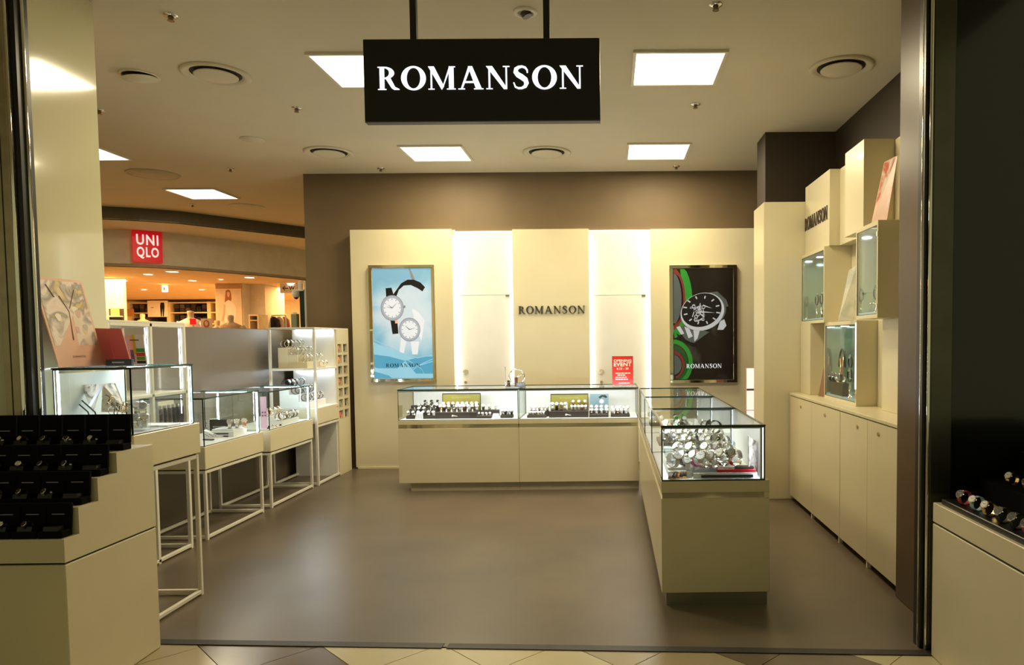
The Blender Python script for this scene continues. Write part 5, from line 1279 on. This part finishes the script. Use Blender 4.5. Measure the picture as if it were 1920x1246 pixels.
# ------------------------------------------------------------------ stand at the right edge
t = thing('stepped_stand', 'cream stand with black stepped trays at the right edge of the entrance', 'display stand', (1.9, 2.85, 0))
part('base', t, CREAM, (1.495, 2.6, 2.2, 3.288, 0, .628), b=.003)
part('joint', t, DARK, (1.501, 2.594, 2.206, 3.282, .628, .637))
part('top', t, CREAM, (1.495, 2.6, 2.2, 3.288, .637, .727), b=.003)
part('riser', t, BLACKV, (1.70, 2.6, 2.2, 3.262, .727, .842), b=.002)
part('riser', t, BLACKV, (1.87, 2.6, 2.2, 3.252, .842, .965), b=.002)
part('tray', t, BLACK, (1.515, 1.70, 2.2, 3.245, .727, .752), b=.003)
RW = [('red', 3.13), ('blue', 3.02), ('gold', 2.92), ('blackb', 2.815), ('blackb', 2.72), ('red', 2.63), ('steelb', 2.53)]
for i, (s_, y) in enumerate(RW):
    watch(s_, (1.565, y, .752), '%s, %s from far end, front row, right stand' % (DESC[s_], ORD[i]), 'watches on the right stand', -1.25, 1.0)
for i, (s_, y) in enumerate((('gold', 3.10), ('blackb', 2.97), ('steelb', 2.86), ('blackb', 2.75))):
    watch(s_, (1.76, y, .842), '%s, %s from far end, upper row, right stand' % (DESC[s_], ORD[i]), 'watches on the right stand', -1.25, .9)
# ------------------------------------------------------------------ the clothes store across the corridor
ZF, ZI = 3.305, 2.73
BANDM = mat('dark ceiling band', (.115, .095, .062), .7)
FASC = mat('store fascia paint', (.80, .74, .62), .7)
fas = [at(*p, Z=ZF).to_2d() for p in ((191.7, 429.5), (247.7, 432), (305, 436), (388, 445), (492, 458), (572, 470))]
fas = [V(-13.5, 11.2), V(-10, 11.25)] + fas + [V(-5.75, 15.6), V(-5.5, 17.5)]
def wall_strip(name, pts, z0, z1, th, m, label):
    A = [(p.x, p.y, z0) for p in pts]; B = [(p.x, p.y, z1) for p in pts]
    g = G(); vs = A + B; n = len(pts)
    for i in range(n - 1):
        d = (pts[i + 1] - pts[i]).normalized(); nv_ = V(-d.y, d.x, 0) * th
        g.prism([A[i], A[i + 1], B[i + 1], B[i]], nv_)
    return struct(g.build(name, m), label)
wall_strip('trim_4', band, ZF, ZC, .05, BANDM, 'dark curved band where the ceiling steps down')
sof = G(); nb_, nf = [V(p.x, p.y, ZF) for p in band], [V(p.x, p.y, ZF) for p in fas]
sof.prism(nb_ + list(reversed(nf)), (0, 0, .02))
struct(sof.build('ceiling', CEILM), 'lower curved ceiling strip before the clothes store')
wf = wall_strip('wall_far', fas, ZI, ZF, .08, FASC, 'curved fascia above the clothes store')
STW = mat('store wall cream', (.86, .80, .68), .7)
STC_ = mat('store ceiling', (.78, .58, .34), .8)
struct(G().prism([(p.x, p.y, ZI) for p in fas] + [(-3.75, 18, ZI), (-3.75, 21.5, ZI), (-16, 21.5, ZI), (-16, 11.2, ZI)], (0, 0, .05)).build('ceiling', STC_), 'warm lit ceiling of the clothes store')
struct(G().box(-16, -3.7, 21.0, 21.2, 0, ZI).build('wall_far', STW), 'back wall of the clothes store')
struct(G().box(-16, -15.8, 11.3, 21.0, 0, ZI).build('wall_far', STW), 'far side wall of the clothes store')
struct(G().box(-5.9, -5.75, 17.2, 21.0, 0, ZI).build('wall_far', STW), 'right side wall of the clothes store')
struct(G().box(-16, -3.7, 11.2, 21.2, -.012, -.004).build('floor', mat('store floor', (.45, .38, .28), .4)), 'pale floor of the clothes store')
ORG = (1.0, .52, .17)
for (x, y) in ((-9.6, 15), (-11.5, 18.5), (-8.3, 18.5), (-7.0, 16.6), (-9.0, 12.9)):
    area('store_lamp', (x, y, ZI - .02), 1.4, 1.4, 130, ORG)
DL = emis('store downlight lens', (1.0, .90, .75), 14)
for i, (p, r) in enumerate((((232, 525), .10), ((278, 513), .11), ((323, 508), .14), ((361, 525), .11), ((270, 542), .10), ((378, 542), .10), ((468, 519), .13), ((547, 530), .13), ((488, 541), .10), ((414, 523), .07))):
    c = at(*p, Z=ZI); r *= .72
    if c.y > 20.8: continue
    t = thing('downlight', 'round warm downlight in the clothes store ceiling, %s from the left' % ORD[sorted([232, 278, 323, 361, 270, 378, 468, 547, 488, 414]).index(p[0])], 'downlight', c, group='clothes store downlights')
    G().lathe([(r * 1.15, -.001), (r * 1.13, -.012), (r, -.016), (r * .96, -.006)], n=24).build('ring', WHITE, t)
    G().cyl((0, 0, -.004), (0, 0, -.010), r * .96, n=22).build('lens', DL, t)
c = at(308, 541, Z=ZI)
t = thing('exit_sign', 'small white hanging emergency sign with a dark figure in the clothes store', 'sign', (at(308, 541, Y=15).x, 15, at(308, 547, Y=15).z))
h_ = at(308, 535, Y=15).z - t.location.z
G().box(-.055, .055, 0, .04, 0, h_, .004).build('box', mat('lit sign body', (.85, .85, .85), .4, emit=(1, 1, .95), es=1.2), t)
G().prism([(-.02, -.001, h_ * .15), (-.005, -.001, h_ * .15), (.005, -.001, h_ * .4), (.02, -.001, h_ * .18), (.03, -.001, h_ * .22), (.012, -.001, h_ * .6), (.008, -.001, h_ * .78), (-.01, -.001, h_ * .78), (-.02, -.001, h_ * .55)], (0, -.002, 0)).build('figure', PBK, t)
G().cyl((0, .02, h_), (0, .02, ZI - t.location.z), .006, n=8).build('rod', STEEL, t)
# red square sign
a, b = at(247, 434, Y=11.52), at(305.5, 491, Y=11.75)
t = thing('store_sign', 'red square store sign with white capital letters on the curved fascia', 'sign', (a.x, 11.6, b.z))
REDS = mat('red sign face', srgb(226, 20, 34), .35, emit=srgb(216, 10, 28), es=.35)
o3 = at(248, 434, Y=11.46); o2 = at(305.5, 437.5, Y=11.74); o1 = at(305.5, 493, Y=11.74); o0 = at(249.5, 489, Y=11.46)
exv = V(o1.x - o0.x, o1.y - o0.y, 0).normalized(); ezv = V(0, 0, 1)
wd_ = (V(o1.x, o1.y, 0) - V(o0.x, o0.y, 0)).length; hh_ = .49; zb = o0.z - .005
org = V(o0.x, o0.y, zb)
wp(G().slab([org, org + exv * wd_, org + exv * wd_ + ezv * hh_, org + ezv * hh_], .07).build('face', REDS, t))
SWH = mat('sign white', (.95, .93, .93), .4, emit=(1, .95, .95), es=.6)
nm = exv.cross(ezv).normalized()
for tx, zz in (('UNI', .55), ('QLO', .10)):
    wp(sans('letters', tx, t, SWH, org + exv * (wd_ * .13) + ezv * (hh_ * zz), exv, ezv, hh_ * (.34 if tx == 'UNI' else .385), wd_ * .74, .022, .008, 'LEFT', 1.18))
# pier at the left with a niche shelf
t = thing('store_pier', 'bright cream pier with a shelf niche at the left of the clothes store', 'pier', (-9.5, 13.6, 0))
a, b = at(188, 560, Y=13.5).x, at(232, 560, Y=13.5).x
part('shaft', t, STW, (a, b, 13.5, 13.58, 0, ZI - .001), b=.004)
sz0, sz1 = at(210, 604, Y=13.4).z, at(210, 578, Y=13.4).z; xa, xb = at(199.5, 590, Y=13.4).x, at(226, 590, Y=13.4).x
part('shelf_back', t, mat('shelf dark', (.05, .035, .03), .6), (xa, xb, 13.47, 13.499, sz0, sz1))
part('shelf_board', t, WHITE, (xa, xb, 13.3, 13.47, sz0 + .10, sz0 + .12), (xa, xb, 13.3, 13.47, sz0 - .02, sz0))
t = thing('shelf_picture', 'small gold picture card in the niche shelf of the store pier', 'card', (xa + .2, 13.4, sz0 + .12))
part('sheet', t, mat('gold picture', (.45, .36, .16), .5), (xa + .08, xb - .02, 13.40, 13.41, sz0 + .121, sz1 + .0))
# shelving along the store back wall
SHW = mat('store shelf board', (.75, .62, .42), .5)
DKC = [mat('dark folded cloth %d' % i, c_, .85) for i, c_ in enumerate(((.012, .014, .03), (.03, .02, .025), (.008, .008, .01), (.05, .035, .04), (.10, .08, .07), (.30, .22, .14)))]
YS = 20.2
lev = [.35, .80, 1.25, 1.70, 2.02, 2.34, 2.62]
units = ((225, 240), (240, 316), (316, 392), (392, 408))
rnd = random.Random(4)
for n, (ua, ub) in enumerate(units):
    a, b = at(ua, 590, Y=YS).x, at(ub, 590, Y=YS).x
    t = thing('store_shelf', 'wall shelf bay, %s from the left in the clothes store' % ORD[n], 'shelf', ((a + b) / 2, YS + .3, 0), group='clothes store wall shelves')
    part('upright', t, SHW, (a, a + .05, YS, 20.8, 0, 2.66), (b - .05, b, YS, 20.8, 0, 2.66))
    part('back', t, mat('shelf shade', (.08, .055, .045), .7), (a + .05, b - .05, 20.78, 20.8, 0, 2.66))
    for z in lev: part('board', t, SHW, (a + .05, b - .05, YS, 20.78, z, z + .03))
    if n in (0, 3): continue
    for li, z in enumerate(lev[3:6]):
        k_ = 6
        for i in range(k_):
            if n == 1 and i >= 3: continue
            x = a + .10 + (b - a - .2) * (i + .5) / k_; h_ = rnd.uniform(.16, .25); w2 = (b - a - .2) / k_ * .42
            t = thing('folded_clothes', 'dark folded clothes, %s from left, %s shelf of %s bay' % (ORD[i], ('low', 'middle', 'high')[li], ORD[n]), 'clothes', (x, YS + .28, z + .03), group='folded clothes on the store shelves')
            nl = 4
            for q_ in range(nl):
                G().box(-w2, w2, -.2, .2, h_ * q_ / nl + .002, h_ * (q_ + 1) / nl, .012).build('garment', DKC[(i + li + q_ // 2) % 5], t)
# white leggings poster on the second bay
a, b = at(277, 594, Y=YS - .06), at(313.5, 563, Y=YS - .06)
t = thing('leggings_poster', 'white store poster with a pair of black leggings', 'poster', ((a.x + b.x) / 2, YS - .06, a.z))
part('board', t, mat('store poster white', (.88, .85, .80), .5), (a.x, b.x, YS - .06, YS - .02, a.z, b.z), b=.003)
def Q(u, v): p_ = at(u, v, Y=YS - .064); return (p_.x, YS - .064, p_.z)
wp(G().prism([Q(301, 567), Q(307.5, 567), Q(308.5, 574), Q(307, 593), Q(305.5, 593), Q(304.6, 577), Q(303.2, 593), Q(301.8, 593), Q(300, 574)], (0, .003, 0)).build('printed_leggings', PBK, t))
wp(G().box(*sorted((Q(283, 575)[0], Q(288, 575)[0])), YS - .064, YS - .061, *sorted((Q(283, 577)[2], Q(283, 575.6)[2]))).build('printed_line', PGY, t))
# small orange placard and shoes card on first part of bay two
a, b = at(234, 592, Y=YS - .06), at(250, 579, Y=YS - .06)
t = thing('placard', 'plain orange tan placard on the store shelf', 'card', (a.x, YS - .06, a.z))
part('sheet', t, mat('tan placard', (.55, .25, .10), .6), (a.x, b.x, YS - .06, YS - .03, a.z, b.z), b=.002)
# picture column with the woman poster
t = thing('store_column', 'store column with a large fashion picture on its face', 'column', (-8, 15.2, 0))
a, b, c_ = at(404, 560, Y=15.0).x, at(455.5, 560, Y=15.0).x, at(484, 560, Y=15.0).x
part('shaft', t, STW, (a, b, 15.0, 15.9, 0, ZI - .001), b=.004)
part('header', t, mat('column header', (.55, .34, .18), .6), (a + .01, b - .01, 14.99, 14.999, at(430, 541, Y=15).z, ZI - .002))
part('picture', t, mat('fashion picture ground', (.80, .66, .52), .5), (a + .02, b - .02, 14.98, 14.99, .8, at(430, 541, Y=15).z))
def Q(u, v, l=0): p_ = at(u, v, Y=14.975); return (p_.x, 14.979 - .002 * l, p_.z)
HAIR = mat('print hair', (.35, .12, .04), .6); SKIN = mat('print skin', (.72, .42, .28), .6); SHIRT = mat('print shirt', (.86, .80, .74), .6)
wp(G().prism([Q(423, 545), Q(427, 542.5), Q(431, 544), Q(433, 550), Q(434, 560), Q(432, 567), Q(428, 563), Q(424, 567), Q(421, 566), Q(422, 556)], (0, .001, 0)).build('printed_hair', HAIR, t))
wp(G().prism([Q(425, 548, 1), Q(427.5, 546, 1), Q(430.5, 548, 1), Q(430.5, 553, 1), Q(428.5, 557, 1), Q(426, 555, 1)], (0, .001, 0)).build('printed_face', SKIN, t))
wp(G().prism([Q(422, 566, 1), Q(428, 562, 1), Q(436, 566, 1), Q(443, 576, 1), Q(444, 588, 1), Q(440, 600, 1), Q(424, 606, 1), Q(420, 600, 1), Q(421, 580, 1)], (0, .001, 0)).build('printed_shirt', SHIRT, t))
wp(G().prism([Q(420, 570, 2), Q(422.5, 572, 2), Q(421.5, 592, 2), Q(417.5, 602, 2), Q(415, 601, 2), Q(418.5, 588, 2)], (0, .001, 0)).build('printed_arm', SKIN, t))
struct(G().box(b + .001, c_, 15.3, 16.2, 0, ZI - .001).build('wall_far', STW), 'bright wall beside the picture column')
# mannequins
MANN = mat('mannequin beige', (.62, .46, .30), .5); TEE = mat('white tee', (.85, .80, .74), .8); TEET = mat('tan jumper', (.55, .38, .22), .85); TEEP = mat('grey knit', (.40, .33, .28), .85)
def mannequin(u, v, y, label, tee, k=1.0):
    c = at(u, v, Y=y); top = c.z
    t = thing('mannequin', label, 'mannequin', (c.x, y, 0), group='shop mannequins')
    z = lambda q_: top - q_ * k
    G().lathe([(.001, z(0)), (.055 * k, z(.01)), (.058 * k, z(.05)), (.05 * k, z(.10)), (.055 * k, z(.14)), (.10 * k, z(.18)), (.11 * k, z(.2))], n=16).build('neck', MANN, t)
    G().lathe([(.062 * k, z(.135)), (.12 * k, z(.16)), (.20 * k, z(.20)), (.235 * k, z(.27)), (.20 * k, z(.40)), (.165 * k, z(.62)), (.19 * k, z(.80)), (.195 * k, z(.86))], n=20, sy=.6).build('top', tee, t)
    for s_ in (-1, 1): G().tube([(s_ * .19 * k, 0, z(.23)), (s_ * .26 * k, 0, z(.34)), (s_ * .29 * k, -.02, z(.50))], [.07 * k, .065 * k, .055 * k], 10).build('sleeve', tee, t)
    G().cyl((0, 0, z(.84)), (0, 0, .02), .02, n=10).cyl((0, 0, .02), (0, 0, 0), .16, .17, 20).build('stand', STEEL, t)
mannequin(357, 582, 13.4, 'white mannequin in a white tee in the clothes store', TEE)
mannequin(432, 590, 13.2, 'beige mannequin in a tan jumper below the fashion picture', TEET)
mannequin(267, 588, 16.0, 'beige mannequin torso before the left shelves', TEET, .9)
mannequin(407, 600, 14.3, 'grey clad mannequin partly hidden behind the partition', TEEP, .9)
a = at(362, 602, Y=13.1)
t = thing('price_placard', 'small red price placard at the white mannequin', 'price card', (a.x, 13.1, 0))
part('card', t, REDS, (a.x - .06, a.x + .05, 13.1, 13.11, a.z - .06, a.z + .05)); part('pole', t, STEEL, (a.x - .008, a.x + .008, 13.1, 13.11, 0, a.z - .06))
a = at(387, 606, Y=13.0)
t = thing('picture_placard', 'small portrait placard on a pole in the clothes store', 'sign', (a.x, 13.0, 0))
part('card', t, mat('placard tan', (.70, .50, .36), .6), (a.x - .10, a.x + .10, 13.0, 13.012, a.z - .12, a.z + .09)); part('pole', t, STEEL, (a.x - .01, a.x + .01, 13.0, 13.012, 0, a.z - .12))
wp(G().prism([(a.x + .055 * cos(q_), 12.998, a.z + .075 * sin(q_) - .01) for q_ in [2 * pi * i / 14 for i in range(14)]], (0, .001, 0)).build('printed_hair', HAIR, t))
wp(G().prism([(a.x + .03 * cos(q_), 12.996, a.z + .042 * sin(q_)) for q_ in [2 * pi * i / 14 for i in range(14)]], (0, .001, 0)).build('printed_face', SKIN, t))
# right part: racks, shirts, direction sign
t = thing('store_shelf', 'small low shelf right of the picture column', 'shelf', (-7.4, 14.6, 0))
a, b = at(466, 600, Y=14.6), at(485, 600, Y=14.6); zt_ = at(470, 592, Y=14.6).z
part('side', t, SHW, (a.x, a.x + .03, 14.6, 15.0, 0, zt_), (b.x - .03, b.x, 14.6, 15.0, 0, zt_)); part('board', t, SHW, (a.x, b.x, 14.6, 15.0, zt_, zt_ + .03), (a.x + .03, b.x - .03, 14.6, 15.0, zt_ - .10, zt_ - .08), (a.x + .03, b.x - .03, 14.6, 15.0, zt_ - .45, zt_ - .43))
part('back', t, MATS['shelf shade'], (a.x + .03, b.x - .03, 14.97, 15.0, 0, zt_))
t = thing('clothes_rail', 'clothes rail in the right part of the store', 'clothes rail', (-7, 15.6, 0))
a, b = at(484, 591, Y=15.6), at(537, 591, Y=15.6)
wp(G().cyl((a.x, 15.6, a.z), (b.x, 15.6, a.z), .02, n=10).build('rail', STEEL, t))
for x in (a.x + .02, b.x - .02): wp(G().cyl((x, 15.6, a.z), (x, 15.6, 0), .018, n=10).build('upright', STEEL, t))
for i, (u, m, w2) in enumerate(((493, (.75, .10, .05), .20), (504, (.02, .018, .03), .20), (513, (.03, .025, .03), .18), (522, (.60, .52, .42), .14), (530, (.30, .12, .10), .14))):
    x = at(u, 595, Y=15.6).x
    t = thing('hanging_shirt', '%s shirt on the clothes rail, %s from the left' % (('red', 'black', 'dark', 'beige', 'maroon')[i], ORD[i]), 'shirt', (x, 15.46 + .056 * i, a.z - .03), group='shirts on the clothes rail')
    w2 *= .62
    G().prism([(-w2 * .3, 0, 0), (w2 * .3, 0, 0), (w2, 0, -.06), (w2 * 1.25, 0, -.22), (w2 * .95, 0, -.24), (w2 * .9, 0, -.62), (-w2 * .9, 0, -.62), (-w2 * .95, 0, -.24), (-w2 * 1.25, 0, -.22), (-w2, 0, -.06)], (0, .05, 0)).build('cloth', mat('shirt%d' % i, m, .85), t)
    G().tube([(0, .025, 0), (0, .025, .025), (.012, .025, .035)], .004, 6).build('hanger', STEEL, t)
t = thing('direction_sign', 'cream direction sign with a dark arrow and letter', 'sign', (-7, 16, 2.3))
a, b = at(525, 549, Y=14.9), at(566, 531, Y=14.9)
part('board', t, STW, (a.x, b.x, 14.9, 14.96, a.z, b.z), b=.004)
def Q(u, v): p_ = at(u, v, Y=14.897); return (p_.x, 14.897, p_.z)
g = G(); DKB = mat('maroon ink', (.06, .012, .02), .5)
g.prism([Q(529, 540), Q(534, 535.5), Q(535, 536.6), Q(531.8, 539.3), Q(540, 539.3), Q(540, 541), Q(531.8, 541), Q(535, 543.6), Q(534, 544.6)], (0, .002, 0))
wp(g.build('arrow', DKB, t))
wp(sans('letter', 'W', t, DKB, Q(541.5, 543.5), (1, 0, 0), (0, 0, 1), (Q(540, 536)[2] - Q(540, 543.5)[2]), None, .02, .001))
# security post with dome camera at the corner of the back wall
t = thing('security_post', 'dark green post with a white dome camera behind the partition', 'camera post', (-3.95, 9.0, 0))
zt_ = at(570, 541, Y=9.0).z; a, b = at(562.5, 590, Y=9.0).x, at(571, 590, Y=9.0).x
part('post', t, mat('dark green post', (.012, .03, .018), .4), (a, b, 9.0, 9.06, 0, zt_ - .03), b=.003)
part('edge', t, WHITE, (b + .002, b + .03, 9.0, 9.05, 0, zt_ + .10), b=.003)
part('arm', t, WHITE, (a - .09, b, 8.985, 9.045, zt_ - .03, zt_ - .01), b=.003)
part('bracket', t, WHITE, (a - .012, a + .022, 9.0, 9.03, zt_ - .01, zt_ + .10), b=.003)
cx_ = a - .045
wp(G().lathe([(.048, zt_ - .03), (.048, zt_ - .06), (.042, zt_ - .09), (.024, zt_ - .115), (.001, zt_ - .122)], (cx_, 9.01, 0), 20).build('dome', WHITE, t))
wp(G().lathe([(.03, zt_ - .108), (.018, zt_ - .125), (.001, zt_ - .13)], (cx_, 9.01, 0), 14).build('lens', BLACK, t))
# small stock on the partition edge beyond
a = at(553, 606, Y=9.4)
t = thing('display_bag', 'pale green paper bag standing beyond the partition', 'bag', (a.x, 9.4, 0))
part('plinth', t, STW, (a.x - .12, a.x + .10, 9.35, 9.55, 0, 1.50), b=.003)
part('bag', t, mat('pale green paper', (.34, .36, .22), .7), (a.x - .035, a.x + .045, 9.36, 9.44, 1.501, at(553, 588, Y=9.4).z), b=.006)
part('handle', t, WHITEF, (a.x - .02, a.x + .03, 9.395, 9.40, at(553, 588, Y=9.4).z, at(553, 588, Y=9.4).z + .02))
